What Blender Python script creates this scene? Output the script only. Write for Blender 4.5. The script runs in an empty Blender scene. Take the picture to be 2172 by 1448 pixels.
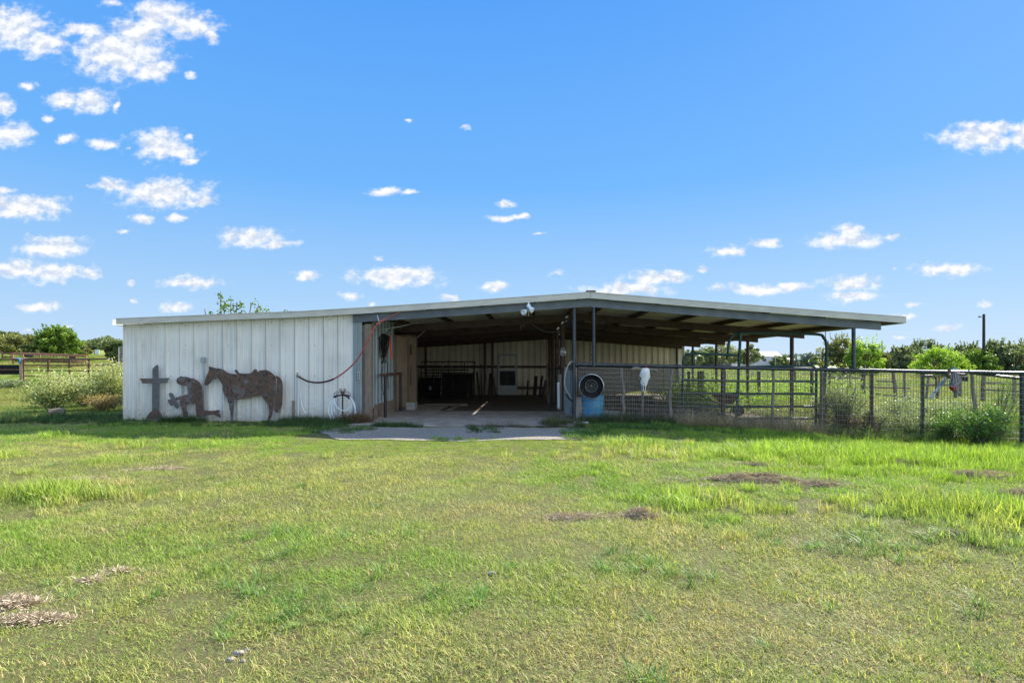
import bpy, math, random
import numpy as np
from mathutils import Vector

random.seed(7)
rng = np.random.default_rng(11)
scene = bpy.context.scene
R = math.radians

# ------------------------------------------------------------------ camera
F, CX, HY, H = 1207.0, 1086.0, 768.0, 1.33
PSI = R(1.7)
CP, SP = math.cos(PSI), math.sin(PSI)
cam_d = bpy.data.cameras.new('camera')
cam = bpy.data.objects.new('camera', cam_d)
scene.collection.objects.link(cam)
cam.location = (0, 0, H)
cam.rotation_euler = (R(90), 0, PSI)
cam_d.lens = 20.0
cam_d.sensor_width = 36.0
cam_d.shift_y = (HY - 724.0) / 2172.0
cam_d.clip_start = 0.05
cam_d.clip_end = 6000
scene.camera = cam
scene.render.resolution_x, scene.render.resolution_y = 1024, 682

def at(px, py, Y):
    """the point of depth Y that the photo shows at pixel (px, py)"""
    u = (px - CX) / F
    t = Y / (CP + u * SP)
    return Vector((t * (-SP + u * CP), Y, H + t * (HY - py) / F))

# ------------------------------------------------------------------ sun and sky
SUN = Vector((0.98, 1.0, 1.0)).normalized()
elev = math.asin(SUN.z)
azim = math.atan2(SUN.x, SUN.y)
sl = bpy.data.lights.new('sun', 'SUN')
sl.energy = 4.6
sl.angle = R(0.5)
sl.color = (1.0, 0.94, 0.84)
so = bpy.data.objects.new('sun', sl)
scene.collection.objects.link(so)
so.rotation_euler = SUN.to_track_quat('Z', 'Y').to_euler()
so.location = (20, 20, 30)

scene.view_settings.view_transform = 'Standard'
scene.view_settings.look = 'None'
scene.view_settings.gamma = 1.0
scene.view_settings.exposure = 1.30

world = bpy.data.worlds.new('World')
scene.world = world
world.use_nodes = True
wn, wl = world.node_tree.nodes, world.node_tree.links
wn.clear()
def W(t, **k):
    n = wn.new(t)
    for a, b in k.items():
        setattr(n, a, b)
    return n
def wmath(op, a, b=None, c=None, clamp=False):
    n = W('ShaderNodeMath', operation=op)
    n.use_clamp = clamp
    for i, v in enumerate((a, b, c)):
        if v is None: continue
        if isinstance(v, (int, float)): n.inputs[i].default_value = v
        else: wl.new(v, n.inputs[i])
    return n.outputs[0]
def wvec(op, a, b=None, c=None):
    n = W('ShaderNodeVectorMath', operation=op)
    for i, v in enumerate((a, b, c)):
        if v is None: continue
        if isinstance(v, tuple): n.inputs[i].default_value = v
        else: wl.new(v, n.inputs[i])
    return n.outputs[1] if op == 'LENGTH' else n.outputs[0]
sky = W('ShaderNodeTexSky', sky_type='NISHITA')
sky.sun_disc = False
sky.sun_elevation = elev
sky.sun_rotation = azim
sky.altitude = 100
sky.air_density = 1.0
sky.dust_density = 0.6
sky.ozone_density = 2.5
tc = W('ShaderNodeTexCoord')
sep = W('ShaderNodeSeparateXYZ')
wl.new(tc.outputs['Generated'], sep.inputs[0])
dy = wmath('MAXIMUM', sep.outputs[1], 0.04)
comb = W('ShaderNodeCombineXYZ')
wl.new(wmath('DIVIDE', sep.outputs[0], dy), comb.inputs[0])
wl.new(wmath('DIVIDE', sep.outputs[2], dy), comb.inputs[1])
pvec = comb.outputs[0]
# slow warp, then fine billows, in the plane of the cloud directions
nz = W('ShaderNodeTexNoise'); nz.inputs['Scale'].default_value = 26; nz.inputs['Detail'].default_value = 7
nz.inputs['Roughness'].default_value = 0.62
wl.new(wvec('MULTIPLY', pvec, (0.7, 1.25, 1)), nz.inputs['Vector'])
warp = wvec('MULTIPLY_ADD', wvec('SUBTRACT', nz.outputs['Color'], (0.5, 0.5, 0.5)), (0.040, 0.026, 0.0), pvec)
clouds = [  # centre, half width, half height on the photo; weight
 (25,60,78,40,1),(85,92,52,26,1),(15,25,60,18,.55),(255,112,98,50,1),(325,148,44,22,1),(175,64,48,13,.9),(292,75,50,34,1),
 (335,35,56,36,1),(400,52,58,24,1),(446,76,18,18,.8),(235,6,28,11,.6),(62,184,24,14,.6),(402,162,16,10,.5),
 (135,213,36,18,.85),(195,215,40,24,1),(246,226,9,17,.6),(6,226,24,22,.9),(20,284,52,24,1),(100,252,15,11,.7),(138,296,23,12,.8),
 (212,306,32,14,.8),(335,308,54,30,1),(375,318,44,16,1),(400,340,22,9,.8),(402,290,12,8,.7),(268,312,12,7,.5),
 (240,394,36,14,.9),(345,411,86,29,1),(430,428,32,11,.9),(305,462,32,9,.8),(373,463,26,8,.75),(45,440,88,24,1),(8,405,24,9,.8),
 (110,524,66,22,1),(35,570,56,18,.95),(115,577,62,18,.95),(190,578,22,14,.8),(530,505,64,19,1),(590,519,34,9,.9),
 (405,598,64,13,.9),(275,603,12,6,.7),(285,636,12,5,.6),(258,491,17,6,.45),(80,650,44,11,.8),(375,652,40,11,.75),
 (650,585,32,10,.85),(743,627,24,9,.75),(785,643,13,6,.6),(838,586,86,19,1),(803,548,12,5,.5),(818,407,36,9,.85),(866,409,24,5,.45),
 (870,257,18,5,.3),(985,271,15,8,.35),(1070,433,20,8,.7),(1066,464,34,7,.75),(1098,459,20,7,.7),(1145,497,16,5,.45),(1180,580,20,6,.55),
 (1050,606,28,11,.9),(950,632,28,8,.7),(1330,613,88,15,.9),(1395,588,62,14,.85),(1497,571,14,7,.8),(1548,533,42,12,.85),(1625,516,31,11,.8),
 (1800,487,27,14,.85),(1792,510,78,15,.9),(1893,504,14,10,.8),(1615,613,88,13,.85),(1665,605,32,10,.8),(1805,600,64,13,.85),(1808,629,55,12,.8),
 (2010,571,76,13,.75),(1898,571,9,6,.4),(2075,292,66,26,1),(2115,272,46,14,.9),(2168,290,26,24,1),(1935,646,19,7,.45),(2088,646,20,8,.5),
 (1910,668,30,9,.5),(2012,695,26,9,.5),(1908,714,20,6,.45),(130,690,24,6,.35),(60,700,30,7,.3)]
best = None
for (cx, cy, rx, ry, w) in clouds:
    p = at(cx, cy, 1.0); rx = rx / F * 1.42; ry = ry / F * 1.45
    sc = (1 / rx, 1 / ry, 0)
    of = (-p.x / rx, -(p.z - H) / ry, 0)
    d = wmath('MULTIPLY_ADD', wvec('LENGTH', wvec('MULTIPLY_ADD', warp, sc, of)), -1.0, 0.48 + 0.52 * w)
    best = d if best is None else wmath('MAXIMUM', best, d)
nf = W('ShaderNodeTexNoise'); nf.inputs['Scale'].default_value = 40; nf.inputs['Detail'].default_value = 9
nf.inputs['Roughness'].default_value = 0.60
wl.new(wvec('MULTIPLY', pvec, (0.9, 1.2, 1)), nf.inputs['Vector'])
nf2 = W('ShaderNodeTexNoise'); nf2.inputs['Scale'].default_value = 40; nf2.inputs['Detail'].default_value = 4
nf2.inputs['Roughness'].default_value = 0.55
wl.new(wvec('ADD', wvec('MULTIPLY', pvec, (0.9, 1.2, 1)), (-.004, .011, 0)), nf2.inputs['Vector'])
fld = wmath('ADD', best, wmath('MULTIPLY_ADD', nf.outputs[0], 1.7, -0.98))
mr = W('ShaderNodeMapRange', interpolation_type='SMOOTHSTEP')
mr.inputs[1].default_value = -0.16; mr.inputs[2].default_value = 0.62
wl.new(fld, mr.inputs[0])
dens = wmath('MULTIPLY', mr.outputs[0], wmath('GREATER_THAN', sep.outputs[1], 0.04), clamp=True)
dens = wmath('MULTIPLY', dens, 0.95)
# body of the cloud: slightly grey where thick and low
mr2 = W('ShaderNodeMapRange'); mr2.inputs[1].default_value = 0.2; mr2.inputs[2].default_value = 0.9
mr2.inputs[3].default_value = 0.0; mr2.inputs[4].default_value = 1.0
sh_ = wmath('MULTIPLY_ADD', wmath('SUBTRACT', nf.outputs[0], nf2.outputs[0]), 3.6, 0.56, clamp=True)   # billows: lit tops, grey hollows
wl.new(wmath('MULTIPLY_ADD', fld, .0, wmath('ADD', sh_, .05)), mr2.inputs[0])
ccol = W('ShaderNodeMix', data_type='RGBA')
wl.new(mr2.outputs[0], ccol.inputs[0])
CLOUD = 4.45
ccol.inputs[6].default_value = (CLOUD * .68, CLOUD * .745, CLOUD * .86, 1)
ccol.inputs[7].default_value = (CLOUD * 1.0, CLOUD * 1.0, CLOUD * 1.02, 1)
# clear-air colour: the physical sky pulled towards the deeper blue of the photo, paler low down
elv = wmath('DIVIDE', sep.outputs[2], dy)
grad = W('ShaderNodeValToRGB')
wl.new(sep.outputs[2], grad.inputs[0])
el = grad.color_ramp.elements
el[0].position = 0.0; el[0].color = (.56, .73, .93, 1)
el[1].position = 0.60; el[1].color = (.075, .335, .93, 1)
e = el.new(0.10); e.color = (.40, .64, .94, 1)
e = el.new(0.29); e.color = (.16, .465, .96, 1)
gs = wvec('MULTIPLY', grad.outputs[0], (4.35, 4.35, 4.35))
smix = W('ShaderNodeMix', data_type='RGBA'); smix.inputs[0].default_value = 0.965
wl.new(sky.outputs[0], smix.inputs[6]); wl.new(gs, smix.inputs[7])
fin = W('ShaderNodeMix', data_type='RGBA')
wl.new(dens, fin.inputs[0]); wl.new(smix.outputs[2], fin.inputs[6]); wl.new(ccol.outputs[2], fin.inputs[7])
# unseen bright cloud added behind the viewer, heavier to the right, as fill light
bn = W('ShaderNodeTexNoise'); bn.inputs['Scale'].default_value = 3.5; bn.inputs['Detail'].default_value = 5
wl.new(tc.outputs['Generated'], bn.inputs['Vector'])
bm = W('ShaderNodeMapRange', interpolation_type='SMOOTHSTEP'); bm.inputs[1].default_value = .40; bm.inputs[2].default_value = .58
wl.new(bn.outputs[0], bm.inputs[0])
bk = W('ShaderNodeMapRange', interpolation_type='SMOOTHSTEP'); bk.inputs[1].default_value = .12; bk.inputs[2].default_value = -.25
wl.new(sep.outputs[1], bk.inputs[0])
bx_ = W('ShaderNodeMapRange', interpolation_type='SMOOTHSTEP'); bx_.inputs[1].default_value = -.5; bx_.inputs[2].default_value = .45
wl.new(sep.outputs[0], bx_.inputs[0])
bk2 = wmath('MULTIPLY', wmath('MULTIPLY', wmath('MULTIPLY', bm.outputs[0], bk.outputs[0]), .92), bx_.outputs[0])
fin2 = W('ShaderNodeMix', data_type='RGBA')
wl.new(bk2, fin2.inputs[0]); wl.new(fin.outputs[2], fin2.inputs[6]); fin2.inputs[7].default_value = (11.5, 11.8, 12.0, 1)
fin = fin2
bg = W('ShaderNodeBackground'); bg.inputs[1].default_value = 0.095
wl.new(fin.outputs[2], bg.inputs[0])
wo = W('ShaderNodeOutputWorld'); wl.new(bg.outputs[0], wo.inputs[0])

# ------------------------------------------------------------------ ground height
def sst(a, b, x):
    t = np.clip((np.asarray(x, float) - a) / (b - a), 0, 1)
    return t * t * (3 - 2 * t)
def gz(x, y):
    x = np.asarray(x, float); y = np.asarray(y, float)
    ang = x / np.maximum(y, 1.0)
    left = np.interp(y, [0, 20, 25, 38, 60, 150, 300, 2000], [0, 0, .15, 1.05, 2.0, 4.3, 7.8, 38]) * sst(-.25, -.6, ang)
    right = -.34 * sst(1.8, 8.5, x) * sst(6, 12, y)
    inner = -.30 * sst(15.3, 26, y) * sst(-.6, -.25, ang)
    low = np.minimum(right, inner)
    bump = (.018 * np.sin(x * 1.3 + y * .7) + .014 * np.sin(x * 2.9 - y * 1.9 + 1.0) + .02 * np.sin(x * .5 + 2) * np.sin(y * .8))
    bump = bump * sst(12.0, 10.0, y) + .03 * np.sin(x * .31) * np.sin(y * .27) * sst(30, 40, y)
    return left + low + bump
def g1(x, y): return float(gz(x, y))

# ------------------------------------------------------------------ materials
MATS = {}
def new_mat(name):
    m = bpy.data.materials.new(name); m.use_nodes = True
    n = m.node_tree.nodes; n.clear()
    MATS[name] = m
    return m, n, m.node_tree.links
def ramp(n, stops, interp='LINEAR'):
    r = n.new('ShaderNodeValToRGB'); r.color_ramp.interpolation = interp
    e = r.color_ramp.elements
    e[0].position, e[0].color = stops[0][0], (*stops[0][1], 1)
    e[1].position, e[1].color = stops[-1][0], (*stops[-1][1], 1)
    for p, c in stops[1:-1]:
        q = e.new(p); q.color = (*c, 1)
    return r
def pmat(name, c1, c2=None, scale=8, rough=.6, metal=0, bump=.15, stretch=(1, 1, 1), detail=6, spots=None, spec=.4, bscale=None, pos=(.35, .65)):
    """base colour c1 mottled to c2; spots = (colour, threshold, scale)"""
    m, n, l = new_mat(name)
    out = n.new('ShaderNodeOutputMaterial'); b = n.new('ShaderNodeBsdfPrincipled')
    l.new(b.outputs[0], out.inputs[0])
    b.inputs['Roughness'].default_value = rough; b.inputs['Metallic'].default_value = metal
    b.inputs['Specular IOR Level'].default_value = spec
    geo = n.new('ShaderNodeNewGeometry')
    mp = n.new('ShaderNodeMapping'); mp.inputs['Scale'].default_value = stretch
    l.new(geo.outputs['Position'], mp.inputs[0])
    t = n.new('ShaderNodeTexNoise'); t.inputs['Scale'].default_value = scale; t.inputs['Detail'].default_value = detail
    t.inputs['Roughness'].default_value = .6
    l.new(mp.outputs[0], t.inputs['Vector'])
    r = ramp(n, [(pos[0], c1), (pos[1], c2 or c1)])
    l.new(t.outputs[0], r.inputs[0])
    col = r.outputs[0]
    if spots:
        for sc_, th, ss in spots:
            t2 = n.new('ShaderNodeTexNoise'); t2.inputs['Scale'].default_value = ss; t2.inputs['Detail'].default_value = 8
            t2.inputs['Roughness'].default_value = .65
            l.new(mp.outputs[0], t2.inputs['Vector'])
            mrr = n.new('ShaderNodeMapRange'); mrr.inputs[1].default_value = th; mrr.inputs[2].default_value = th + .04
            l.new(t2.outputs[0], mrr.inputs[0])
            mx = n.new('ShaderNodeMix'); mx.data_type = 'RGBA'
            l.new(mrr.outputs[0], mx.inputs[0]); l.new(col, mx.inputs[6]); mx.inputs[7].default_value = (*sc_, 1)
            col = mx.outputs[2]
    l.new(col, b.inputs['Base Color'])
    if bump:
        t3 = n.new('ShaderNodeTexNoise'); t3.inputs['Scale'].default_value = bscale or scale * 5; t3.inputs['Detail'].default_value = 6
        l.new(mp.outputs[0], t3.inputs['Vector'])
        bp = n.new('ShaderNodeBump'); bp.inputs['Strength'].default_value = bump; bp.inputs['Distance'].default_value = .02
        l.new(t3.outputs[0], bp.inputs['Height']); l.new(bp.outputs[0], b.inputs['Normal'])
    return m
def leafmat(name, dark, light, extra=None, trans=.35, attr='INSTANCE'):
    """foliage: colour from the face attribute 'tint' (0..1), part of the light passes through"""
    m, n, l = new_mat(name)
    out = n.new('ShaderNodeOutputMaterial')
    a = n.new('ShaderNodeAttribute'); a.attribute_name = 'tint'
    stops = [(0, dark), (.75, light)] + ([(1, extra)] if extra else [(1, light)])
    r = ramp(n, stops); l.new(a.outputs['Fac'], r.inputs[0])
    d = n.new('ShaderNodeBsdfPrincipled'); d.inputs['Roughness'].default_value = .5; d.inputs['Specular IOR Level'].default_value = .25
    tr = n.new('ShaderNodeBsdfTranslucent')
    l.new(r.outputs[0], d.inputs['Base Color'])
    hs = n.new('ShaderNodeMix'); hs.data_type = 'RGBA'; hs.blend_type = 'MULTIPLY'; hs.inputs[0].default_value = 1
    l.new(r.outputs[0], hs.inputs[6]); hs.inputs[7].default_value = (1.25, 1.3, .6, 1)
    l.new(hs.outputs[2], tr.inputs[0])
    mx = n.new('ShaderNodeMixShader'); mx.inputs[0].default_value = trans
    l.new(d.outputs[0], mx.inputs[1]); l.new(tr.outputs[0], mx.inputs[2]); l.new(mx.outputs[0], out.inputs[0])
    return m

# painted steel siding: mottled, vertical streaks of grime that start at the top and the foot
def siding(name, base, grime, streak=.5):
    m, n, l = new_mat(name)
    out = n.new('ShaderNodeOutputMaterial'); b = n.new('ShaderNodeBsdfPrincipled'); l.new(b.outputs[0], out.inputs[0])
    b.inputs['Roughness'].default_value = .42; b.inputs['Specular IOR Level'].default_value = .5
    geo = n.new('ShaderNodeNewGeometry')
    mp = n.new('ShaderNodeMapping'); mp.inputs['Scale'].default_value = (9, 9, .45); l.new(geo.outputs['Position'], mp.inputs[0])
    t = n.new('ShaderNodeTexNoise'); t.inputs['Scale'].default_value = 2.2; t.inputs['Detail'].default_value = 9; t.inputs['Roughness'].default_value = .7
    l.new(mp.outputs[0], t.inputs['Vector'])
    t2 = n.new('ShaderNodeTexNoise'); t2.inputs['Scale'].default_value = 1.1; t2.inputs['Detail'].default_value = 5
    l.new(geo.outputs['Position'], t2.inputs['Vector'])
    ml = n.new('ShaderNodeMath'); ml.operation = 'MULTIPLY'; l.new(t.outputs[0], ml.inputs[0]); l.new(t2.outputs[0], ml.inputs[1])
    mr_ = n.new('ShaderNodeMapRange'); mr_.inputs[1].default_value = .19; mr_.inputs[2].default_value = .42; mr_.inputs[4].default_value = streak
    l.new(ml.outputs[0], mr_.inputs[0])
    mx = n.new('ShaderNodeMix'); mx.data_type = 'RGBA'; l.new(mr_.outputs[0], mx.inputs[0])
    mx.inputs[6].default_value = (*base, 1); mx.inputs[7].default_value = (*grime, 1)
    # soil splash low on the wall
    sp = n.new('ShaderNodeSeparateXYZ'); l.new(geo.outputs['Position'], sp.inputs[0])
    t4 = n.new('ShaderNodeTexNoise'); t4.inputs['Scale'].default_value = 14; t4.inputs['Detail'].default_value = 7; l.new(geo.outputs['Position'], t4.inputs['Vector'])
    ad = n.new('ShaderNodeMath'); ad.operation = 'MULTIPLY_ADD'; l.new(t4.outputs[0], ad.inputs[0]); ad.inputs[1].default_value = .6
    l.new(sp.outputs[2], ad.inputs[2])
    m3 = n.new('ShaderNodeMapRange'); m3.inputs[1].default_value = .66; m3.inputs[2].default_value = .30; m3.inputs[4].default_value = .65
    l.new(ad.outputs[0], m3.inputs[0])
    mx2 = n.new('ShaderNodeMix'); mx2.data_type = 'RGBA'; l.new(m3.outputs[0], mx2.inputs[0]); l.new(mx.outputs[2], mx2.inputs[6])
    mx2.inputs[7].default_value = (grime[0] * .7, grime[1] * .66, grime[2] * .55, 1)
    l.new(mx2.outputs[2], b.inputs['Base Color'])
    t5 = n.new('ShaderNodeTexNoise'); t5.inputs['Scale'].default_value = 2.5; t5.inputs['Detail'].default_value = 2; l.new(geo.outputs['Position'], t5.inputs['Vector'])
    bp = n.new('ShaderNodeBump'); bp.inputs['Strength'].default_value = .25; bp.inputs['Distance'].default_value = .02
    l.new(t5.outputs[0], bp.inputs['Height']); l.new(bp.outputs[0], b.inputs['Normal'])
    return m

M_wall = siding('white_siding', (.70, .70, .665), (.42, .43, .40), .75)
M_back = siding('cream_siding', (.74, .68, .52), (.46, .42, .34), .7)
M_blue = siding('blue_grey_siding', (.25, .31, .33), (.16, .20, .21), .6)
M_fascia = pmat('cream_trim', (.52, .52, .47), (.41, .41, .37), 3, .45, 0, .05, (1, 1, 4), spots=[((.07, .06, .05), .735, 22)])
M_beamB = pmat('slate_painted_steel', (.075, .095, .115), (.12, .145, .165), 3, .5, .2, .1, spots=[((.3, .4, .45), .70, 20)])
M_brown = pmat('brown_red_oxide_steel', (.056, .036, .030), (.095, .062, .05), 4, .6, .1, .1)
M_under = pmat('bare_roof_sheet', (.84, .80, .74), (.68, .65, .60), 2, .5, .0, .05)
M_pipe = pmat('dark_blue_grey_pipe', (.026, .035, .045), (.055, .068, .08), 12, .38, .35, .1, spots=[((.10, .05, .03), .66, 9)])
M_rust = pmat('rusty_pipe', (.085, .045, .03), (.16, .085, .055), 14, .8, .1, .3)
M_rustl = pmat('orange_rusty_pipe', (.34, .17, .10), (.20, .11, .07), 14, .8, .05, .3)
M_green = pmat('dark_green_paint', (.007, .040, .037), (.014, .066, .062), 12, .4, .1, .08, spots=[((.08, .05, .035), .68, 15)])
M_wire = pmat('galvanised_wire', (.24, .24, .225), (.15, .145, .13), 20, .5, .55, 0)
M_wired = pmat('weathered_wire', (.14, .12, .10), (.24, .22, .2), 20, .6, .4, 0)
M_cedar = pmat('weathered_cedar', (.34, .31, .28), (.17, .14, .12), 9, .9, 0, .6, (3, 3, .5))
M_oldwood = pmat('old_brown_timber', (.15, .118, .09), (.26, .21, .165), 10, .9, 0, .5, (4, 4, .5), spots=[((.03, .02, .02), .70, 8)])
M_ply = pmat('stained_plywood', (.44, .32, .235), (.27, .195, .145), 5, .85, 0, .25, (2, 2, .6), spots=[((.10, .07, .05), .66, 6)])
M_greyboard = pmat('grey_board', (.30, .29, .28), (.18, .17, .16), 7, .9, 0, .3, (.6, 3, 3))
M_whiteboard = pmat('whitewashed_board', (.46, .47, .44), (.28, .28, .26), 6, .8, 0, .2, (3, 3, .6))
M_black = pmat('black_steel', (.018, .018, .02), (.04, .035, .032), 8, .5, .3, .1)
M_conc = pmat('concrete', (.34, .305, .26), (.20, .178, .152), 3, .9, 0, .35, spots=[((.10, .09, .08), .69, 5)], bscale=60)
M_gravel = pmat('gravel_apron', (.46, .405, .325), (.17, .145, .115), 38, .95, 0, 1.0, bscale=90, detail=3)
M_block = pmat('cinder_block_grey', (.36, .37, .35), (.27, .28, .27), 14, .9, 0, .4)
M_steel = pmat('rusted_steel_plate', (.125, .08, .06), (.075, .056, .047), 13, .75, .1, .25, spots=[((.13, .135, .14), .555, 2.6), ((.19, .09, .055), .56, 10), ((.010, .010, .012), .575, 16)])
M_steelb = pmat('blue_grey_steel_plate', (.085, .095, .105), (.14, .135, .13), 9, .65, .15, .2, spots=[((.15, .08, .05), .57, 5)])
M_bone = pmat('bleached_bone', (.78, .80, .78), (.60, .62, .60), 18, .7, 0, .3)
M_horn = pmat('grey_horn', (.11, .095, .07), (.24, .22, .17), 16, .6, 0, .4, (3, 1, 1))
M_horn2 = pmat('dark_brown_horn', (.055, .045, .03), (.10, .08, .05), 16, .5, 0, .3)
M_redcloth = pmat('red_cloth', (.40, .035, .03), (.26, .02, .02), 20, .9, 0, .3)
M_slateskull = pmat('painted_slate_bone', (.10, .12, .16), (.20, .16, .17), 12, .6, 0, .2)
M_white = pmat('white_plastic', (.72, .78, .80), (.62, .68, .70), 10, .35, 0, .03)
M_bluebar = pmat('blue_plastic_drum', (.03, .32, .62), (.05, .40, .70), 4, .38, 0, .05, spots=[((.25, .28, .3), .70, 30)])
M_chrome = pmat('worn_steel_rim', (.55, .57, .6), (.35, .36, .38), 20, .3, .8, .1)
M_hosered = pmat('faded_red_hose', (.42, .10, .07), (.24, .06, .045), 10, .6, 0, .05)
M_hosedark = pmat('dark_hose', (.05, .02, .02), (.09, .03, .03), 10, .5, 0, .05)
M_hosewhite = pmat('pale_hose', (.82, .90, .92), (.72, .82, .86), 10, .4, 0, .03)
M_orange = pmat('orange_strap', (.75, .10, .03), (.55, .07, .03), 10, .7, 0, .05)
M_conduit = pmat('grey_conduit', (.36, .42, .43), (.28, .33, .35), 8, .5, .2, .05)
M_rubber = pmat('black_rubber', (.010, .010, .011), (.02, .02, .02), 8, .75, 0, .05, spec=.2)
M_alu = pmat('dull_aluminium', (.32, .35, .35), (.22, .25, .26), 8, .45, .4, .1)
M_glass = pmat('dusty_dark_glass', (.015, .018, .018), (.04, .042, .04), 5, .55, 0, .02, spec=.2)
M_bark = pmat('bark', (.10, .075, .05), (.19, .15, .11), 8, .9, 0, .6, (3, 3, .6))
M_hay = pmat('dry_grass', (.42, .33, .20), (.26, .19, .12), 9, .95, 0, .2)
M_stone = pmat('dark_stone', (.14, .12, .12), (.07, .055, .055), 9, .85, 0, .5)
M_roofw = pmat('white_metal_roof', (.72, .72, .70), (.6, .6, .6), 1, .5, 0, .05)
M_housew = pmat('pale_house_wall', (.50, .52, .52), (.42, .44, .44), .6, .8, 0, .05)
M_farfence = pmat('grey_board_fence', (.22, .23, .25), (.16, .17, .18), 1.5, .9, 0, .1, (4, 1, 1))
M_dark = pmat('dark_interior_window', (.03, .035, .04), (.05, .05, .05), 3, .3, 0, 0)
M_painted = pmat('white_paint_line', (.7, .68, .66), (.55, .52, .5), 10, .6, 0, 0)
M_seam = pmat('lap_seam_shade', (.11, .115, .11), (.18, .185, .18), 10, .8, 0, 0)
M_grooveshade = pmat('groove_shade', (.06, .055, .045), (.11, .10, .085), 3, .8, 0, 0)  # shade of the rib grooves put into the colour
M_screw = pmat('dark_screw_head', (.05, .05, .05), (.1, .09, .08), 10, .5, .5, 0)
M_tan = pmat('tan_post', (.42, .30, .19), (.30, .21, .13), 6, .85, 0, .3, (3, 3, .6))
M_bluestrap = pmat('bright_blue_strap', (.03, .30, .55), (.02, .22, .45), 6, .6, 0, 0)
M_brass = pmat('old_brass', (.35, .28, .14), (.2, .16, .1), 10, .4, .7, .05)
M_spots = {}

# ------------------------------------------------------------------ mesh helpers
class MB:
    def __init__(s): s.v = []; s.f = []; s.m = []; s.n = 0
    def add(s, verts, faces, mi=0):
        k = s.n
        s.v.extend([tuple(v) for v in verts]); s.n += len(verts)
        for f in faces: s.f.append(tuple(i + k for i in f)); s.m.append(mi)
        return s
    def box(s, a, b, mi=0):
        x0, y0, z0 = a; x1, y1, z1 = b
        return s.add([(x0, y0, z0), (x1, y0, z0), (x1, y1, z0), (x0, y1, z0), (x0, y0, z1), (x1, y0, z1), (x1, y1, z1), (x0, y1, z1)],
                     [(0, 3, 2, 1), (4, 5, 6, 7), (0, 1, 5, 4), (1, 2, 6, 5), (2, 3, 7, 6), (3, 0, 4, 7)], mi)
    def bar(s, p, q, w, h, up=(0, 0, 1), mi=0):
        """box section w x h from p to q"""
        p, q = Vector(p), Vector(q); d = (q - p).normalized(); u = Vector(up)
        sx = d.cross(u)
        if sx.length < 1e-4: sx = d.cross(Vector((1, 0, 0)))
        sx.normalize(); u = sx.cross(d)
        vs = []
        for c in (p, q):
            for a, b in ((-1, -1), (1, -1), (1, 1), (-1, 1)): vs.append(c + sx * (a * w / 2) + u * (b * h / 2))
        return s.add(vs, [(0, 1, 2, 3), (7, 6, 5, 4), (0, 4, 5, 1), (1, 5, 6, 2), (2, 6, 7, 3), (3, 7, 4, 0)], mi)
    def tube(s, pts, r, seg=8, mi=0, cap=True, flat=1.0):
        pts = [Vector(p) for p in pts]; n = len(pts)
        rs = r if isinstance(r, (list, tuple)) else [r] * n
        ref = None; vs = []
        for i, p in enumerate(pts):
            d = (pts[min(i + 1, n - 1)] - pts[max(i - 1, 0)])
            if d.length < 1e-9: d = Vector((0, 0, 1))
            d.normalize()
            if ref is None:
                ref = d.cross(Vector((0, 0, 1)))
                if ref.length < .1: ref = d.cross(Vector((0, 1, 0)))
            ref = (ref - d * ref.dot(d))
            if ref.length < 1e-6: ref = d.cross(Vector((0.3, 1, 0.2)))
            ref.normalize(); o = d.cross(ref)
            for k in range(seg):
                a = 2 * math.pi * k / seg
                vs.append(p + (ref * math.cos(a) + o * math.sin(a) * flat) * rs[i])
        fs = []
        for i in range(n - 1):
            for k in range(seg):
                a = i * seg + k; b = i * seg + (k + 1) % seg
                fs.append((a, b, b + seg, a + seg))
        if cap:
            fs.append(tuple(range(seg))[::-1]); fs.append(tuple(range((n - 1) * seg, n * seg)))
        return s.add(vs, fs, mi)
    def lathe(s, prof, c, ax=(0, 0, 1), seg=28, mi=0, closed=False):
        ax = Vector(ax).normalized(); q = ax.to_track_quat('Z', 'Y'); c = Vector(c)
        vs = []
        for (r, h) in prof:
            for k in range(seg):
                a = 2 * math.pi * k / seg
                vs.append(c + q @ Vector((r * math.cos(a), r * math.sin(a), h)))
        fs = []
        m = len(prof)
        for i in range(m if closed else m - 1):
            for k in range(seg):
                a = i * seg + k; b = i * seg + (k + 1) % seg; j = ((i + 1) % m - i) * seg
                fs.append((a, b, b + j, a + j))
        return s.add(vs, fs, mi)
    def prism(s, poly, y0, y1, mi=0):
        """polygon of (x, z) run from y0 to y1"""
        n = len(poly)
        vs = [(x, y0, z) for x, z in poly] + [(x, y1, z) for x, z in poly]
        fs = [tuple(range(n)), tuple(range(2 * n - 1, n - 1, -1))]
        for i in range(n):
            j = (i + 1) % n; fs.append((j, i, i + n, j + n))
        return s.add(vs, fs, mi)
    def build(s, name, mats, parent=None, smooth=False, bevel=0):
        me = bpy.data.meshes.new(name)
        off = Vector((0, 0, 0))
        if parent is not None:
            p = parent
            while p is not None: off += Vector(p.location); p = p.parent
        me.from_pydata([(v[0] - off.x, v[1] - off.y, v[2] - off.z) for v in s.v], [], s.f)
        if not isinstance(mats, (list, tuple)): mats = [mats]
        for m in mats: me.materials.append(m)
        me.polygons.foreach_set('material_index', s.m)
        if smooth: me.polygons.foreach_set('use_smooth', [True] * len(s.f))
        me.update()
        o = bpy.data.objects.new(name, me); scene.collection.objects.link(o)
        if parent is not None: o.parent = parent
        if smooth:
            es = o.modifiers.new('split', 'EDGE_SPLIT'); es.split_angle = R(42)
        if bevel:
            bv = o.modifiers.new('bevel', 'BEVEL'); bv.width = bevel; bv.segments = 2; bv.limit_method = 'ANGLE'
        return o
def tag(o, label=None, cat=None, group=None, kind=None):
    if label: o['label'] = label
    if cat: o['category'] = cat
    if group: o['group'] = group
    if kind: o['kind'] = kind
    return o
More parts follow.
